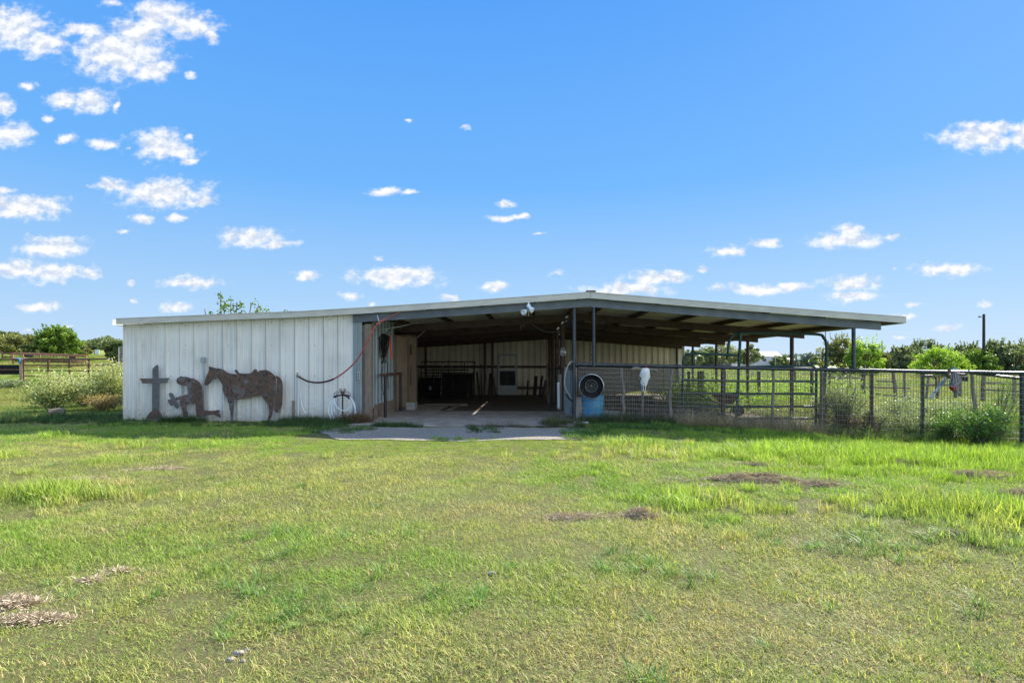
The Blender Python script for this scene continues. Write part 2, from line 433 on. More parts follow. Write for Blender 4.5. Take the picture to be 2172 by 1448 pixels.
def thing(name, loc, label, cat, group=None):
    o = bpy.data.objects.new(name, None); scene.collection.objects.link(o)
    o.location = loc; o.empty_display_size = .2
    return tag(o, label, cat, group)
def fast_mesh(name, V, Fq, mats, tint=None, parent=None, mi=None, smooth=False):
    """quads (or tris) from numpy arrays"""
    k = Fq.shape[1]; nf = len(Fq)
    me = bpy.data.meshes.new(name)
    me.vertices.add(len(V)); me.vertices.foreach_set('co', np.ascontiguousarray(V, dtype=np.float32).ravel())
    me.loops.add(nf * k); me.loops.foreach_set('vertex_index', np.ascontiguousarray(Fq, dtype=np.int32).ravel())
    me.polygons.add(nf)
    me.polygons.foreach_set('loop_start', np.arange(0, nf * k, k, dtype=np.int32))
    me.polygons.foreach_set('loop_total', np.full(nf, k, dtype=np.int32))
    if not isinstance(mats, (list, tuple)): mats = [mats]
    for m in mats: me.materials.append(m)
    if mi is not None: me.polygons.foreach_set('material_index', mi.astype(np.int32))
    if smooth: me.polygons.foreach_set('use_smooth', [True] * nf)
    if tint is not None:
        a = me.attributes.new('tint', 'FLOAT', 'FACE'); a.data.foreach_set('value', tint.astype(np.float32))
    me.update(calc_edges=True)
    o = bpy.data.objects.new(name, me)
    if parent is not None: o.parent = parent
    return o
def link(o):
    scene.collection.objects.link(o); return o
def copy_tree(o, parent=None):
    c = o.copy(); scene.collection.objects.link(c); c.parent = parent
    for ch in list(o.children): copy_tree(ch, c)
    return c
def leaves(C, size, rg, aspect=.5, droop=0.0, up=0.0):
    """rhombic leaf quads round the centres C (n,3)"""
    n = len(C)
    d = rg.normal(size=(n, 3)); d[:, 2] -= droop; d[:, 2] += up
    d /= np.linalg.norm(d, axis=1)[:, None]
    e = rg.normal(size=(n, 3)); e -= d * (e * d).sum(1)[:, None]; e /= np.linalg.norm(e, axis=1)[:, None]
    L = size * rg.uniform(.6, 1.35, n)[:, None]
    V = np.stack([C - d * L * .5, C + e * L * aspect * .5, C + d * L * .5, C - e * L * aspect * .5], 1).reshape(-1, 3)
    Fq = np.arange(4 * n).reshape(-1, 4)
    return V, Fq
# ------------------------------------------------------------------ ground
def spread(a, b, near, n):
    t = np.linspace(-1, 1, n)
    return np.sign(t) * (np.abs(t) * near + (np.abs(t) ** 5) * (b - near)) if a < 0 else None
gx = spread(-1, 1800, 22, 241)
ty = np.linspace(0, 1, 260)
gy = -12 + ty * 55 + ty ** 6 * 2400
GX, GY = np.meshgrid(gx, gy)
GZ = gz(GX, GY)
V = np.stack([GX, GY, GZ], -1).reshape(-1, 3)
ny, nx = GX.shape
ii = (np.arange(ny - 1)[:, None] * nx + np.arange(nx - 1)[None, :]).ravel()
Fq = np.stack([ii, ii + 1, ii + nx + 1, ii + nx], 1)
m, n, l = new_mat('lawn_ground')
out = n.new('ShaderNodeOutputMaterial'); b = n.new('ShaderNodeBsdfPrincipled'); l.new(b.outputs[0], out.inputs[0])
b.inputs['Roughness'].default_value = .95; b.inputs['Specular IOR Level'].default_value = .1
geo = n.new('ShaderNodeNewGeometry')
def nnoise(scale, det=6, rough=.6):
    t = n.new('ShaderNodeTexNoise'); t.inputs['Scale'].default_value = scale; t.inputs['Detail'].default_value = det
    t.inputs['Roughness'].default_value = rough; l.new(geo.outputs['Position'], t.inputs['Vector']); return t.outputs[0]
r1 = ramp(n, [(.30, (.06, .048, .028)), (.45, (.15, .125, .06)), (.58, (.14, .17, .05)), (.75, (.28, .23, .13))])
l.new(nnoise(28, 8, .75), r1.inputs[0])
r2 = ramp(n, [(.35, (.13, .19, .03)), (.47, (.20, .28, .04)), (.56, (.33, .32, .10)), (.68, (.36, .28, .16))])
l.new(nnoise(.35, 8, .7), r2.inputs[0])
mx = n.new('ShaderNodeMix'); mx.data_type = 'RGBA'
sp = n.new('ShaderNodeSeparateXYZ'); l.new(geo.outputs['Position'], sp.inputs[0])
mr_ = n.new('ShaderNodeMapRange'); mr_.inputs[1].default_value = 9; mr_.inputs[2].default_value = 32; mr_.inputs[3].default_value = .0; mr_.inputs[4].default_value = .95
l.new(sp.outputs[1], mr_.inputs[0]); l.new(mr_.outputs[0], mx.inputs[0]); l.new(r1.outputs[0], mx.inputs[6]); l.new(r2.outputs[0], mx.inputs[7])
l.new(mx.outputs[2], b.inputs['Base Color'])
bp = n.new('ShaderNodeBump'); bp.inputs['Strength'].default_value = .7; bp.inputs['Distance'].default_value = .04
l.new(nnoise(40, 6, .7), bp.inputs['Height']); l.new(bp.outputs[0], b.inputs['Normal'])
gr = link(fast_mesh('ground', V, Fq, m, smooth=True)); tag(gr, kind='structure')

def sheet(name, poly, dz, mat, kind='structure', step=.25, wobble=0.0, seed=1):
    """a polygon laid on the ground as a fan of small quads, dz above it"""
    import mathutils
    xs = [p[0] for p in poly]; ys = [p[1] for p in poly]
    sx = np.arange(min(xs), max(xs) + step, step); sy = np.arange(min(ys), max(ys) + step, step)
    P = np.array(poly)
    def inside(x, y):
        c = np.zeros(x.shape, bool); k = len(P); j = k - 1
        for i in range(k):
            cond = ((P[i, 1] > y) != (P[j, 1] > y)) & (x < (P[j, 0] - P[i, 0]) * (y - P[i, 1]) / (P[j, 1] - P[i, 1] + 1e-12) + P[i, 0])
            c ^= cond; j = i
        return c
    X, Y = np.meshgrid(sx, sy)
    xc, yc = (X[:-1, :-1] + step / 2), (Y[:-1, :-1] + step / 2)
    if wobble:
        xc = xc + wobble * np.sin(yc * 3.1 + seed) + wobble * .5 * np.sin(yc * 7.7 + seed * 2)
        yc = yc + wobble * np.sin(xc * 2.3 + seed) + wobble * .5 * np.sin(xc * 6.1 + 1 + seed)
    ok = inside(xc, yc).ravel()
    Vv = np.stack([X, Y, gz(X, Y) + dz], -1).reshape(-1, 3); w = X.shape[1]
    jj = (np.arange(X.shape[0] - 1)[:, None] * w + np.arange(w - 1)[None, :]).ravel()[ok]
    Fv = np.stack([jj, jj + 1, jj + w + 1, jj + w], 1)
    used = np.unique(Fv); re = np.zeros(len(Vv), int); re[used] = np.arange(len(used))
    o = link(fast_mesh(name, Vv[used], re[Fv], mat)); return tag(o, kind=kind)
# dirt inside the barn and the pen, gravel apron, gravel road beyond the pasture
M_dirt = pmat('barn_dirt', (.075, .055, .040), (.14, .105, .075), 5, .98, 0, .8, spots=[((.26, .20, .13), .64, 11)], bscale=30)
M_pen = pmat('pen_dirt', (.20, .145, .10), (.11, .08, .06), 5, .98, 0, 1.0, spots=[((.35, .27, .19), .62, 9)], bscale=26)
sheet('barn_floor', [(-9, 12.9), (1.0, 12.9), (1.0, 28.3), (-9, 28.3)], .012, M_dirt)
sheet('pen_floor', [(1.02, 12.9), (7.6, 12.9), (10.5, 16), (10.5, 21), (8.2, 30), (1.02, 30)], .012, M_pen, wobble=.25)
sheet('apron', [(-3.25, 9.6), (-.4, 9.45), (.85, 9.6), (1.2, 11.2), (.6, 11.52), (-4.2, 11.52), (-4.1, 10.6)], .014, M_gravel, step=.06, wobble=.07)
M_road = pmat('pale_gravel_road', (.62, .58, .52), (.50, .47, .42), .6, .95, 0, .1)
sheet('road', [(25, 128), (260, 128), (300, 190), (32, 190)], .25, M_road, step=6)
mb = MB(); mb.box((-4.0, 11.72, -.2), (.98, 15.1, .035))
mb.box((-4.4, 15.12, -.3), (-2.45, 17.4, .03))
slab = mb.build('concrete_slab', M_conc, bevel=.01); tag(slab, kind='structure')

# ------------------------------------------------------------------ grass: tufts instanced on points
def tuft(name, nb, rad, h, w, lean, rg, mats, seed_heads=0, flat=0):
    """nb bent blades of two segments round the origin"""
    a = rg.uniform(0, 2 * math.pi, nb); r = rad * np.sqrt(rg.uniform(0, 1, nb))
    base = np.stack([r * np.cos(a), r * np.sin(a), np.zeros(nb) - .008], 1)
    hh = h * rg.uniform(.45, 1.25, nb)
    ld = rg.uniform(0, 2 * math.pi, nb); lm = lean * rg.uniform(.2, 1.3, nb)
    dirv = np.stack([np.cos(ld) * lm, np.sin(ld) * lm, np.ones(nb) * (1 - flat)], 1)
    dirv /= np.linalg.norm(dirv, axis=1)[:, None]
    mid = base + dirv * hh[:, None] * .55
    bend = dirv + np.stack([np.cos(ld) * lm * .9, np.sin(ld) * lm * .9, -.35 * np.ones(nb)], 1)
    bend /= np.linalg.norm(bend, axis=1)[:, None]
    tip = mid + bend * hh[:, None] * .5
    wd = np.stack([-np.sin(ld + rg.normal(0, .5, nb)), np.cos(ld), np.zeros(nb)], 1) * (w * rg.uniform(.6, 1.3, nb))[:, None] * .5
    Vv = np.stack([base - wd, base + wd, mid + wd * .8, mid - wd * .8, tip + wd * .12, tip - wd * .12], 1).reshape(-1, 3)
    k = np.arange(nb) * 6
    Fv = np.concatenate([np.stack([k, k + 1, k + 2, k + 3], 1), np.stack([k + 3, k + 2, k + 4, k + 5], 1)])
    t = rg.uniform(0, 1, nb); o = fast_mesh(name, Vv, Fv, mats, tint=np.concatenate([t, t]))
    return o
def grassmat(name):
    m, n, l = new_mat(name)
    out = n.new('ShaderNodeOutputMaterial')
    a = n.new('ShaderNodeAttribute'); a.attribute_name = 'tint'
    c = n.new('ShaderNodeAttribute'); c.attribute_name = 'tcol'; c.attribute_type = 'INSTANCER'
    r = ramp(n, [(0, (.40, .48, .36)), (.5, (1.0, 1.0, 1.0)), (.90, (1.35, 1.26, 1.15)), (.95, (1.4, 1.1, 1.6)), (1, (1.55, 1.15, 1.8))])
    l.new(a.outputs['Fac'], r.inputs[0])
    mu = n.new('ShaderNodeMix'); mu.data_type = 'RGBA'; mu.blend_type = 'MULTIPLY'; mu.inputs[0].default_value = 1
    l.new(c.outputs['Color'], mu.inputs[6]); l.new(r.outputs[0], mu.inputs[7])
    d = n.new('ShaderNodeBsdfPrincipled'); d.inputs['Roughness'].default_value = .5; d.inputs['Specular IOR Level'].default_value = .22
    tr = n.new('ShaderNodeBsdfTranslucent')
    l.new(mu.outputs[2], d.inputs['Base Color'])
    m2 = n.new('ShaderNodeMix'); m2.data_type = 'RGBA'; m2.blend_type = 'MULTIPLY'; m2.inputs[0].default_value = 1
    l.new(mu.outputs[2], m2.inputs[6]); m2.inputs[7].default_value = (1.2, 1.25, .6, 1); l.new(m2.outputs[2], tr.inputs[0])
    mx = n.new('ShaderNodeMixShader'); mx.inputs[0].default_value = .38
    l.new(d.outputs[0], mx.inputs[1]); l.new(tr.outputs[0], mx.inputs[2]); l.new(mx.outputs[0], out.inputs[0])
    return m
M_grass = grassmat('grass_blade')
rg = np.random.default_rng(5)
tufts = []
for i in range(4): tufts.append(tuft('grass_tuft', 120, .13, .044, .0031, .95, rg, M_grass))        # 0-3 short lawn
for i in range(2): tufts.append(tuft('grass_tuft', 110, .13, .036, .0024, 1.7, rg, M_grass, flat=.4))  # 4-5 thatch
for i in range(3): tufts.append(tuft('grass_tuft', 60, .15, .17, .008, .55, rg, M_grass))        # 6-8 tall lush
for i in range(2): tufts.append(tuft('grass_tuft', 34, .05, .14, .006, 1.4, rg, M_grass))         # 9-10 sprawling crab grass
for i in range(2): tufts.append(tuft('grass_tuft', 70, .16, .42, .009, .6, rg, M_grass))         # 11-12 high weeds
for i in range(2): tufts.append(tuft('grass_tuft', 46, .35, .32, .012, .8, rg, M_grass))         # 13-14 pasture
for i in range(2): tufts.append(tuft('grass_tuft', 90, .20, .30, .005, 1.5, rg, M_grass, flat=.3))  # 15-16 tangled dry stalks
tcoll = bpy.data.collections.new('grass_tufts')
for i, o in enumerate(tufts):
    o.name = 'grass_tuft_%02d' % i; tcoll.objects.link(o)

_perm = np.random.default_rng(3).uniform(0, 1, (64, 64))
def vnoise(x, y, s):
    x = np.asarray(x) * s; y = np.asarray(y) * s
    xi = np.floor(x).astype(int); yi = np.floor(y).astype(int); fx = x - xi; fy = y - yi
    fx = fx * fx * (3 - 2 * fx); fy = fy * fy * (3 - 2 * fy)
    g = lambda a, b: _perm[a % 64, b % 64]
    return (g(xi, yi) * (1 - fx) + g(xi + 1, yi) * fx) * (1 - fy) + (g(xi, yi + 1) * (1 - fx) + g(xi + 1, yi + 1) * fx) * fy
def fbm(x, y, s):
    return (vnoise(x, y, s) + .5 * vnoise(x + 9.3, y + 4.1, s * 2.1) + .25 * vnoise(x + 3.7, y + 8.8, s * 4.3)) / 1.75
def to_px(x, y, z):
    t = -SP * x + CP * y; u = (CP * x + SP * y) / t
    return CX + F * u, HY - F * (z - H) / t

def scatter(name, label, x, y, idx, scale, col, zoff=0.0):
    n_ = len(x)
    me = bpy.data.meshes.new(name); me.vertices.add(n_)
    z = gz(x, y) + zoff
    me.vertices.foreach_set('co', np.stack([x, y, z], 1).astype(np.float32).ravel())
    a = me.attributes.new('gidx', 'INT', 'POINT'); a.data.foreach_set('value', idx.astype(np.int32))
    a = me.attributes.new('gscale', 'FLOAT', 'POINT'); a.data.foreach_set('value', scale.astype(np.float32))
    a = me.attributes.new('grot', 'FLOAT', 'POINT'); a.data.foreach_set('value', np.random.default_rng(n_).uniform(0, 6.28, n_).astype(np.float32))
    a = me.attributes.new('tcol', 'FLOAT_VECTOR', 'POINT'); a.data.foreach_set('vector', col.astype(np.float32).ravel())
    o = link(bpy.data.objects.new(name, me)); tag(o, label, name.replace('_', ' '), kind='stuff')
    ng = bpy.data.node_groups.new(name + '_nodes', 'GeometryNodeTree')
    ng.interface.new_socket('Geometry', in_out='INPUT', socket_type='NodeSocketGeometry')
    ng.interface.new_socket('Geometry', in_out='OUTPUT', socket_type='NodeSocketGeometry')
    N, L = ng.nodes, ng.links
    gi = N.new('NodeGroupInput'); go = N.new('NodeGroupOutput')
    ip = N.new('GeometryNodeInstanceOnPoints'); ci = N.new('GeometryNodeCollectionInfo')
    ci.inputs['Collection'].default_value = tcoll; ci.inputs['Separate Children'].default_value = True; ci.inputs['Reset Children'].default_value = True
    def attr(nm, ty):
        q = N.new('GeometryNodeInputNamedAttribute'); q.data_type = ty; q.inputs['Name'].default_value = nm; return q.outputs['Attribute']
    L.new(gi.outputs[0], ip.inputs['Points']); L.new(ci.outputs[0], ip.inputs['Instance'])
    ip.inputs['Pick Instance'].default_value = True
    L.new(attr('gidx', 'INT'), ip.inputs['Instance Index'])
    cx_ = N.new('ShaderNodeCombineXYZ'); L.new(attr('grot', 'FLOAT'), cx_.inputs[2]); L.new(cx_.outputs[0], ip.inputs['Rotation'])
    L.new(attr('gscale', 'FLOAT'), ip.inputs['Scale'])
    L.new(ip.outputs[0], go.inputs[0])
    md = o.modifiers.new('scatter', 'NODES'); md.node_group = ng
    return o

def near_apron(x, y):
    return ((x > -4.0) & (x < .95) & (y > 9.55 + .06 * np.sin(x * 9) + .05 * np.sin(x * 23)) & (y < 15.2)) | ((x > -4) & (x < 1.0) & (y > 11.7))
rg = np.random.default_rng(21)
# density falls with distance: bands of depth
XS, YS = [], []
for (a, b_, den) in ((1.4, 3, 230), (3, 5, 190), (5, 8, 140), (8, 12.6, 105)):
    half = b_ * .98 + 1.5
    k = int((b_ - a) * 2 * half * den)
    XS.append(rg.uniform(-half, half, k)); YS.append(rg.uniform(a, b_, k))
x = np.concatenate(XS); y = np.concatenate(YS)
keep = ~near_apron(x, y)
x, y = x[keep], y[keep]
px, py = to_px(x, y, 0)
nA = fbm(x, y, .9); nB = fbm(x + 20, y + 5, .33); nC = fbm(x + 5, y + 40, 3.1); nD = rg.uniform(0, 1, len(x))
lush = sst(1.5, 4.5, x + 1.6 * (nA - .5)) * sst(5.5, 7.4, y + 1.8 * (nB - .5))       # right rear: tall bright blades
lush = np.maximum(lush, (sst(.62, .78, fbm(x + 7, y + 2, .8)) * sst(6, 8, y)) * .8)
def spot(cx, cy, rx, ry):   # patch centred on a place of the lawn, from the photo's pixel
    Yc = H * F / (cy - HY); p = at(cx, cy, Yc); return np.exp(-((x - p.x) / rx) ** 2 - ((y - Yc) / ry) ** 2)
tallp = np.maximum.reduce([spot(90, 1060, .9, .35), spot(690, 925, 2.2, .4) * .7, spot(330, 945, 1.2, .4) * .6, spot(2080, 1080, 1.4, .5), spot(1480, 1060, .6, .5) * .8,
                           spot(1700, 960, 3.0, .6), spot(1290, 945, .9, .3), spot(1980, 950, 2.5, .8), spot(2120, 1130, .4, .25), spot(1010, 920, .7, .15)])
brn = np.maximum.reduce([spot(1700, 1330, 1.6, .35), spot(1300, 1400, .9, .25), spot(160, 1100, 1.2, .5) * .6, spot(420, 1420, .6, .12), spot(1180, 1090, .8, .35) * .7, spot(700, 1010, 1.5, .4) * .4, spot(1900, 1420, .8, .15)])
verd = np.maximum.reduce([spot(760, 1220, 1.1, .55), spot(1000, 1300, .5, .25), spot(560, 1150, .7, .4), spot(1350, 1210, .6, .25) * .7, spot(300, 1380, .5, .15) * .6])
dry = sst(.50, .66, nB + .25 * (nC - .5) + .08 * (x < 0) ) * (1 - lush)
bare = np.maximum.reduce([spot(440, 1390, .25, .14), spot(520, 1405, .14, .08), spot(1180, 1090, .5, .16) * .8, spot(360, 995, .5, .1) * .7, spot(520, 935, .4, .08)])
crab = np.maximum.reduce([spot(585, 1140, .22, .12), spot(620, 1330, .28, .12), spot(700, 1260, .5, .2) * .7, spot(1330, 1210, .5, .15) * .8, spot(1420, 1190, .4, .12) * .7, spot(520, 1370, .15, .07), spot(1900, 1150, .6, .3) * .6])
mowed = rg.uniform(0, 1, len(x))
idx = rg.integers(0, 4, len(x))
idx = np.where(mowed < .25 + .5 * dry, rg.integers(4, 6, len(x)), idx)
tallm = np.clip(lush * .42 + tallp * .75, 0, 1)
istall = rg.uniform(0, 1, len(x)) < tallm * .55
idx = np.where(istall, rg.integers(6, 9, len(x)), idx)
isc = rg.uniform(0, 1, len(x)) < crab * .35 + .006
idx = np.where(isc, rg.integers(9, 11, len(x)), idx)
scale = rg.uniform(.7, 1.25, len(x)) * (.8 + .6 * nA) * np.where(istall, .45 + .55 * tallm, 1) * np.where(isc, .7, 1)
scale *= np.where(y < 3, .9, 1.0) * np.where((y > 8.2) & (x > -3.9) & (x < 1.2), .55, 1.0)
gap = sst(.27, .10, fbm(x + 31, y + 17, 4.5)) * .5 * (1 - lush)
drop = rg.uniform(0, 1, len(x)) < np.clip(bare * 1.1 + gap, 0, .97)
g_green = np.array([.205, .325, .052]); g_yel = np.array([.29, .385, .068]); g_dry = np.array([.45, .37, .19]); g_blue = np.array([.13, .28, .06]); g_lush = np.array([.235, .345, .050])
mixn = sst(.34, .80, nB * .6 + nC * .4)[:, None]
col = g_green * (1 - mixn * (1 - .8 * verd[:, None])) + g_yel * (mixn * (1 - .8 * verd[:, None]))
bl = sst(.58, .75, fbm(x + 60, y + 11, .6))[:, None] * sst(8, 5, y)[:, None] * .8
col = col * (1 - bl) + g_blue * bl
fr = (sst(3.6, 1.8, x + 1.5) * sst(5.5, 2.5, y) * 0)[:, None]
lu = np.clip(np.maximum(lush, tallp * .8), 0, 1)[:, None]
col = col * (1 - lu) + g_lush * lu
dd = np.clip(dry * .38 * (1 - verd) + brn * (.06 + .32 * (nC > .45)) + (nD < .14) * .6, 0, .9)[:, None] * (1 - lu * .8)
col = col * (1 - dd) + g_dry * dd
cm = isc[:, None]
col = np.where(cm, np.array([.13, .23, .06]), col)
col *= 1.22 * rg.uniform(.84, 1.24, len(x))[:, None]
k = ~drop
scatter('lawn_grass', 'mown yellow green lawn with dry and lush patches in front of the barn', x[k], y[k], idx[k], scale[k], col[k])

# side strips and pasture behind
XS, YS = [], []
for (a, b_, den, x0, x1) in ((12.6, 25, 40, -24, -9.2), (12.7, 20, 55, 7.6, 19), (20, 40, 14, 3, 40), (25, 60, 7, -60, -12), (15, 29, 22, 8.5, 22), (40, 90, 3, 8, 90)):
    k = int((b_ - a) * (x1 - x0) * den); XS.append(rg.uniform(x0, x1, k)); YS.append(rg.uniform(a, b_, k))
x = np.concatenate(XS); y = np.concatenate(YS)
nA = fbm(x, y, .5); nB = fbm(x + 20, y + 5, .12)
farr = y > 19
idx = np.where(farr, rg.integers(13, 15, len(x)), rg.integers(0, 4, len(x)))
weedy = (x > 7.4) & (y < 20) & (nA > .42)
idx = np.where(weedy, rg.integers(11, 13, len(x)), idx)
scale = rg.uniform(.7, 1.3, len(x)) * np.where(farr, 1.0 + (y - 20) / 40, 1.5) * np.where(weedy, .7, 1) * np.where((x < 0) & farr, .45, 1)
mixn = sst(.35, .65, nA * .5 + nB * .5)[:, None]
col = np.array([.19, .30, .05]) * (1 - mixn) + np.array([.32, .35, .10]) * mixn
dd = (rg.uniform(0, 1, len(x)) < .22)[:, None]
col = np.where(dd, np.array([.27, .23, .12]), col) * rg.uniform(.8, 1.2, len(x))[:, None]
inb = (x > -9.3) & (x < 8.0) & (y > 12.5) & (y < 29)
scatter('pasture_grass', 'green pasture grass beside and behind the barn', x[~inb], y[~inb], idx[~inb], scale[~inb], col[~inb])

# weeds against the wall, in the crack of the slab, along the fence
WX, WY, WI, WS, WC = [], [], [], [], []
def weeds(x0, x1, y0, y1, n_, kinds, s, col, var=.25):
    xx = rg.uniform(x0, x1, n_); yy = rg.uniform(y0, y1, n_)
    WX.append(xx); WY.append(yy); WI.append(rg.choice(kinds, n_)); WS.append(rg.uniform(.6, 1.3, n_) * s)
    WC.append(np.array(col)[None, :] * rg.uniform(1 - var, 1 + var, (n_, 1)) * rg.uniform(.92, 1.08, (n_, 3)))
dg = (.075, .135, .045)
def wx(px): return at(px, 890, 12.5).x
weeds(wx(250), wx(715), 11.5, 12.45, 520, [6, 7, 8, 9, 10], .36, dg)
weeds(wx(262), wx(345), 12.3, 12.55, 26, [9, 10, 6], .6, dg)
weeds(wx(355), wx(440), 12.15, 12.45, 46, [11, 12], .46, dg)
weeds(wx(608), wx(760), 11.9, 12.45, 150, [11, 12], .40, (.09, .13, .055))
weeds(wx(600), wx(760), 11.4, 12.1, 150, [6, 7, 8], .6, dg)
weeds(-13, -8.9, 11.9, 13.6, 380, [6, 7, 8, 9, 11], .55, (.09, .15, .05))
weeds(wx(740), wx(790), 12.0, 12.35, 45, [11, 12, 15], .6, (.22, .15, .10))
weeds(-3.2, -2.15, 11.52, 11.72, 46, [6, 7, 8], .7, dg)
weeds(-1.3, -.6, 11.5, 11.72, 24, [9, 10, 15], .6, (.17, .15, .10))
weeds(-.6, .9, 11.45, 11.72, 60, [4, 5, 15], .6, (.20, .17, .12))
weeds(-1.15, -.55, 10.5, 11.3, 26, [6, 7, 8], .5, dg)
weeds(-1.7, -.5, 9.5, 9.8, 26, [6, 7, 8], .4, (.2, .33, .05))
weeds(.3, 1.1, 11.5, 12.5, 60, [11, 12, 15], .5, (.14, .16, .08))
weeds(1.0, 3.2, 12.2, 12.75, 120, [11, 12, 15, 6], .55, (.12, .15, .08))
weeds(1.3, 7.0, 11.3, 12.45, 800, [6, 7, 8, 9, 10], .50, (.10, .20, .055))
weeds(1.2, 3.3, 12.5, 13.2, 90, [11, 12], .34, (.085, .13, .05))
weeds(3.3, 6.9, 12.2, 13.1, 420, [15, 16], 1.0, (.46, .40, .31))
weeds(3.3, 6.0, 12.4, 13.2, 170, [15, 16], 1.35, (.52, .46, .36))
weeds(6.8, 12.0, 12.0, 13.6, 360, [11, 12, 15], .5, (.20, .26, .10))
weeds(6.4, 12.6, 12.1, 12.9, 330, [11, 12, 6], .62, (.20, .28, .11), .4)
weeds(7.0, 14.5, 12.8, 18, 620, [11, 12, 15], .75, (.26, .30, .13))
weeds(2.0, 7.5, 13.2, 24, 120, [15, 16, 4], .7, (.22, .17, .12))
weeds(-3.4, 1.0, 9.3, 9.55, 150, [0, 1, 2, 3], .6, (.28, .38, .07))
weeds(-3.6, .9, 9.9, 11.5, 60, [4, 5], .55, (.30, .25, .16))
weeds(-3.8, .9, 11.8, 14.5, 40, [4, 5], .4, (.28, .23, .15))
weeds(-3.9, 1.3, 8.1, 9.5, 1100, [0, 1, 2, 3], .62, (.28, .38, .07), .2)
weeds(.6, 1.6, 9.6, 11.2, 120, [6, 7, 8], .5, (.12, .22, .05))
weeds(-4.4, -3.0, 10.3, 11.6, 120, [6, 7, 8, 0], .5, (.10, .18, .05))
scatter('weeds', 'ragged weeds and dry stalks along the barn wall and pen fence', np.concatenate(WX), np.concatenate(WY), np.concatenate(WI), np.concatenate(WS), np.concatenate(WC))

# heaps of raked dead grass, each a thing
def hay_clump(px, py, w, d, h, label, n_=900, seed=1, mat=None):
    n_ = int(n_ * 4.2)
    r_ = np.random.default_rng(seed); Yc = H * F / (py - HY); p = at(px, py, Yc)
    if Yc > 8: p = at(px, py, (H - g1(p.x, Yc)) * F / (py - HY))
    c = np.array([p.x, p.y, g1(p.x, p.y)])
    # ragged mound of straws lying over each other
    u = r_.normal(0, 1, (n_, 2)) * np.where(r_.uniform(0, 1, (n_, 1)) < .3, .8, .38); u = u[(np.abs(u) < 1.8).all(1)]; k = len(u)
    wob = .35 * np.sin(u[:, 0] * 5 + seed)
    gap_ = vnoise(u[:, 0] * 2.2 + seed * 3 + 20, u[:, 1] * 2.2 + 20 + seed, 1.0) > .30; u = u[gap_]; k = len(u); wob = wob[gap_]
    hh = h * np.clip(1 - (u ** 2).sum(1), 0.05, 1) * (.6 + .6 * vnoise(u[:, 0] * 3 + seed + 10, u[:, 1] * 3 + 10, 1.0))
    P = np.stack([u[:, 0] * w, (u[:, 1] + wob * .3) * d, hh * r_.uniform(.25, 1.05, k)], 1) + c
    dr = r_.normal(0, 1, (k, 3)) * np.array([1, 1, .28]); dr /= np.linalg.norm(dr, axis=1)[:, None]
    L = r_.uniform(.03, .11, k)[:, None]; sd = np.cross(dr, [0, 0, 1.0]); sd /= np.linalg.norm(sd, axis=1)[:, None] + 1e-6
    sd = sd * r_.uniform(.0005, .0013, k)[:, None]; sd[:, 2] += .0012
    Vv = np.stack([P - dr * L / 2 - sd, P - dr * L / 2 + sd, P + dr * L / 2 + sd, P + dr * L / 2 - sd], 1).reshape(-1, 3)
    o = link(fast_mesh('dead_grass_clump', Vv, np.arange(4 * k).reshape(-1, 4), mat or M_straw, tint=np.repeat(r_.uniform(0, 1, 1), k) * 0 + r_.uniform(0, 1, k)))
    return tag(o, label, 'grass clump', 'heaps of raked dead grass on the lawn')
M_straw = leafmat('straw', (.25, .185, .125), (.56, .45, .32), (.72, .61, .46), trans=.12)
hay_clump(1360, 1090, .19, .10, .075, 'rounded brown heap of dead grass alone in the middle of the lawn', 1500, 1)
hay_clump(1600, 1022, .62, .16, .09, 'long ragged windrow of dead grass right of centre', 2600, 2)
hay_clump(1735, 1030, .30, .11, .06, 'short flat end of the long windrow of dead grass', 1000, 3)
hay_clump(1927, 977, .30, .13, .07, 'small dark dead grass heap nearest the steel post fence', 900, 4)
hay_clump(2075, 1003, .62, .2, .07, 'wide low windrow of dead grass at the right edge behind the small heaps', 2000, 5)
hay_clump(1600, 989, .36, .10, .04, 'thin strip of dead grass behind the long windrow', 700, 6)
hay_clump(1750, 990, .30, .12, .04, 'faint dead grass strip right of the thin one behind the windrow', 500, 7)
hay_clump(2160, 1040, .22, .13, .05, 'dead grass heap cut off by the right edge of the lawn', 600, 8)
hay_clump(2030, 1135, .16, .05, .03, 'small dark scrap of dead grass in front of the bright green patch', 400, 9)
hay_clump(20, 1290, .20, .08, .05, 'pale straw heap at the left edge of the lawn', 1500, 10)
hay_clump(60, 1332, .28, .05, .025, 'thin trailing straw strip in front of the pale left heap', 1300, 11)
hay_clump(195, 1237, .10, .03, .02, 'tiny straw scrap left of the grass hollow', 260, 12)
hay_clump(255, 1218, .10, .04, .02, 'tiny straw scrap just behind the other tiny one', 260, 13)
hay_clump(355, 997, .30, .08, .03, 'pale flattened straw patch on the left lawn', 500, 14)
hay_clump(190, 1020, .5, .05, .02, 'faint straw line across the left lawn', 500, 15)
hay_clump(1215, 1088, .30, .14, .025, 'flat scatter of dead grass left of the rounded heap', 800, 16)
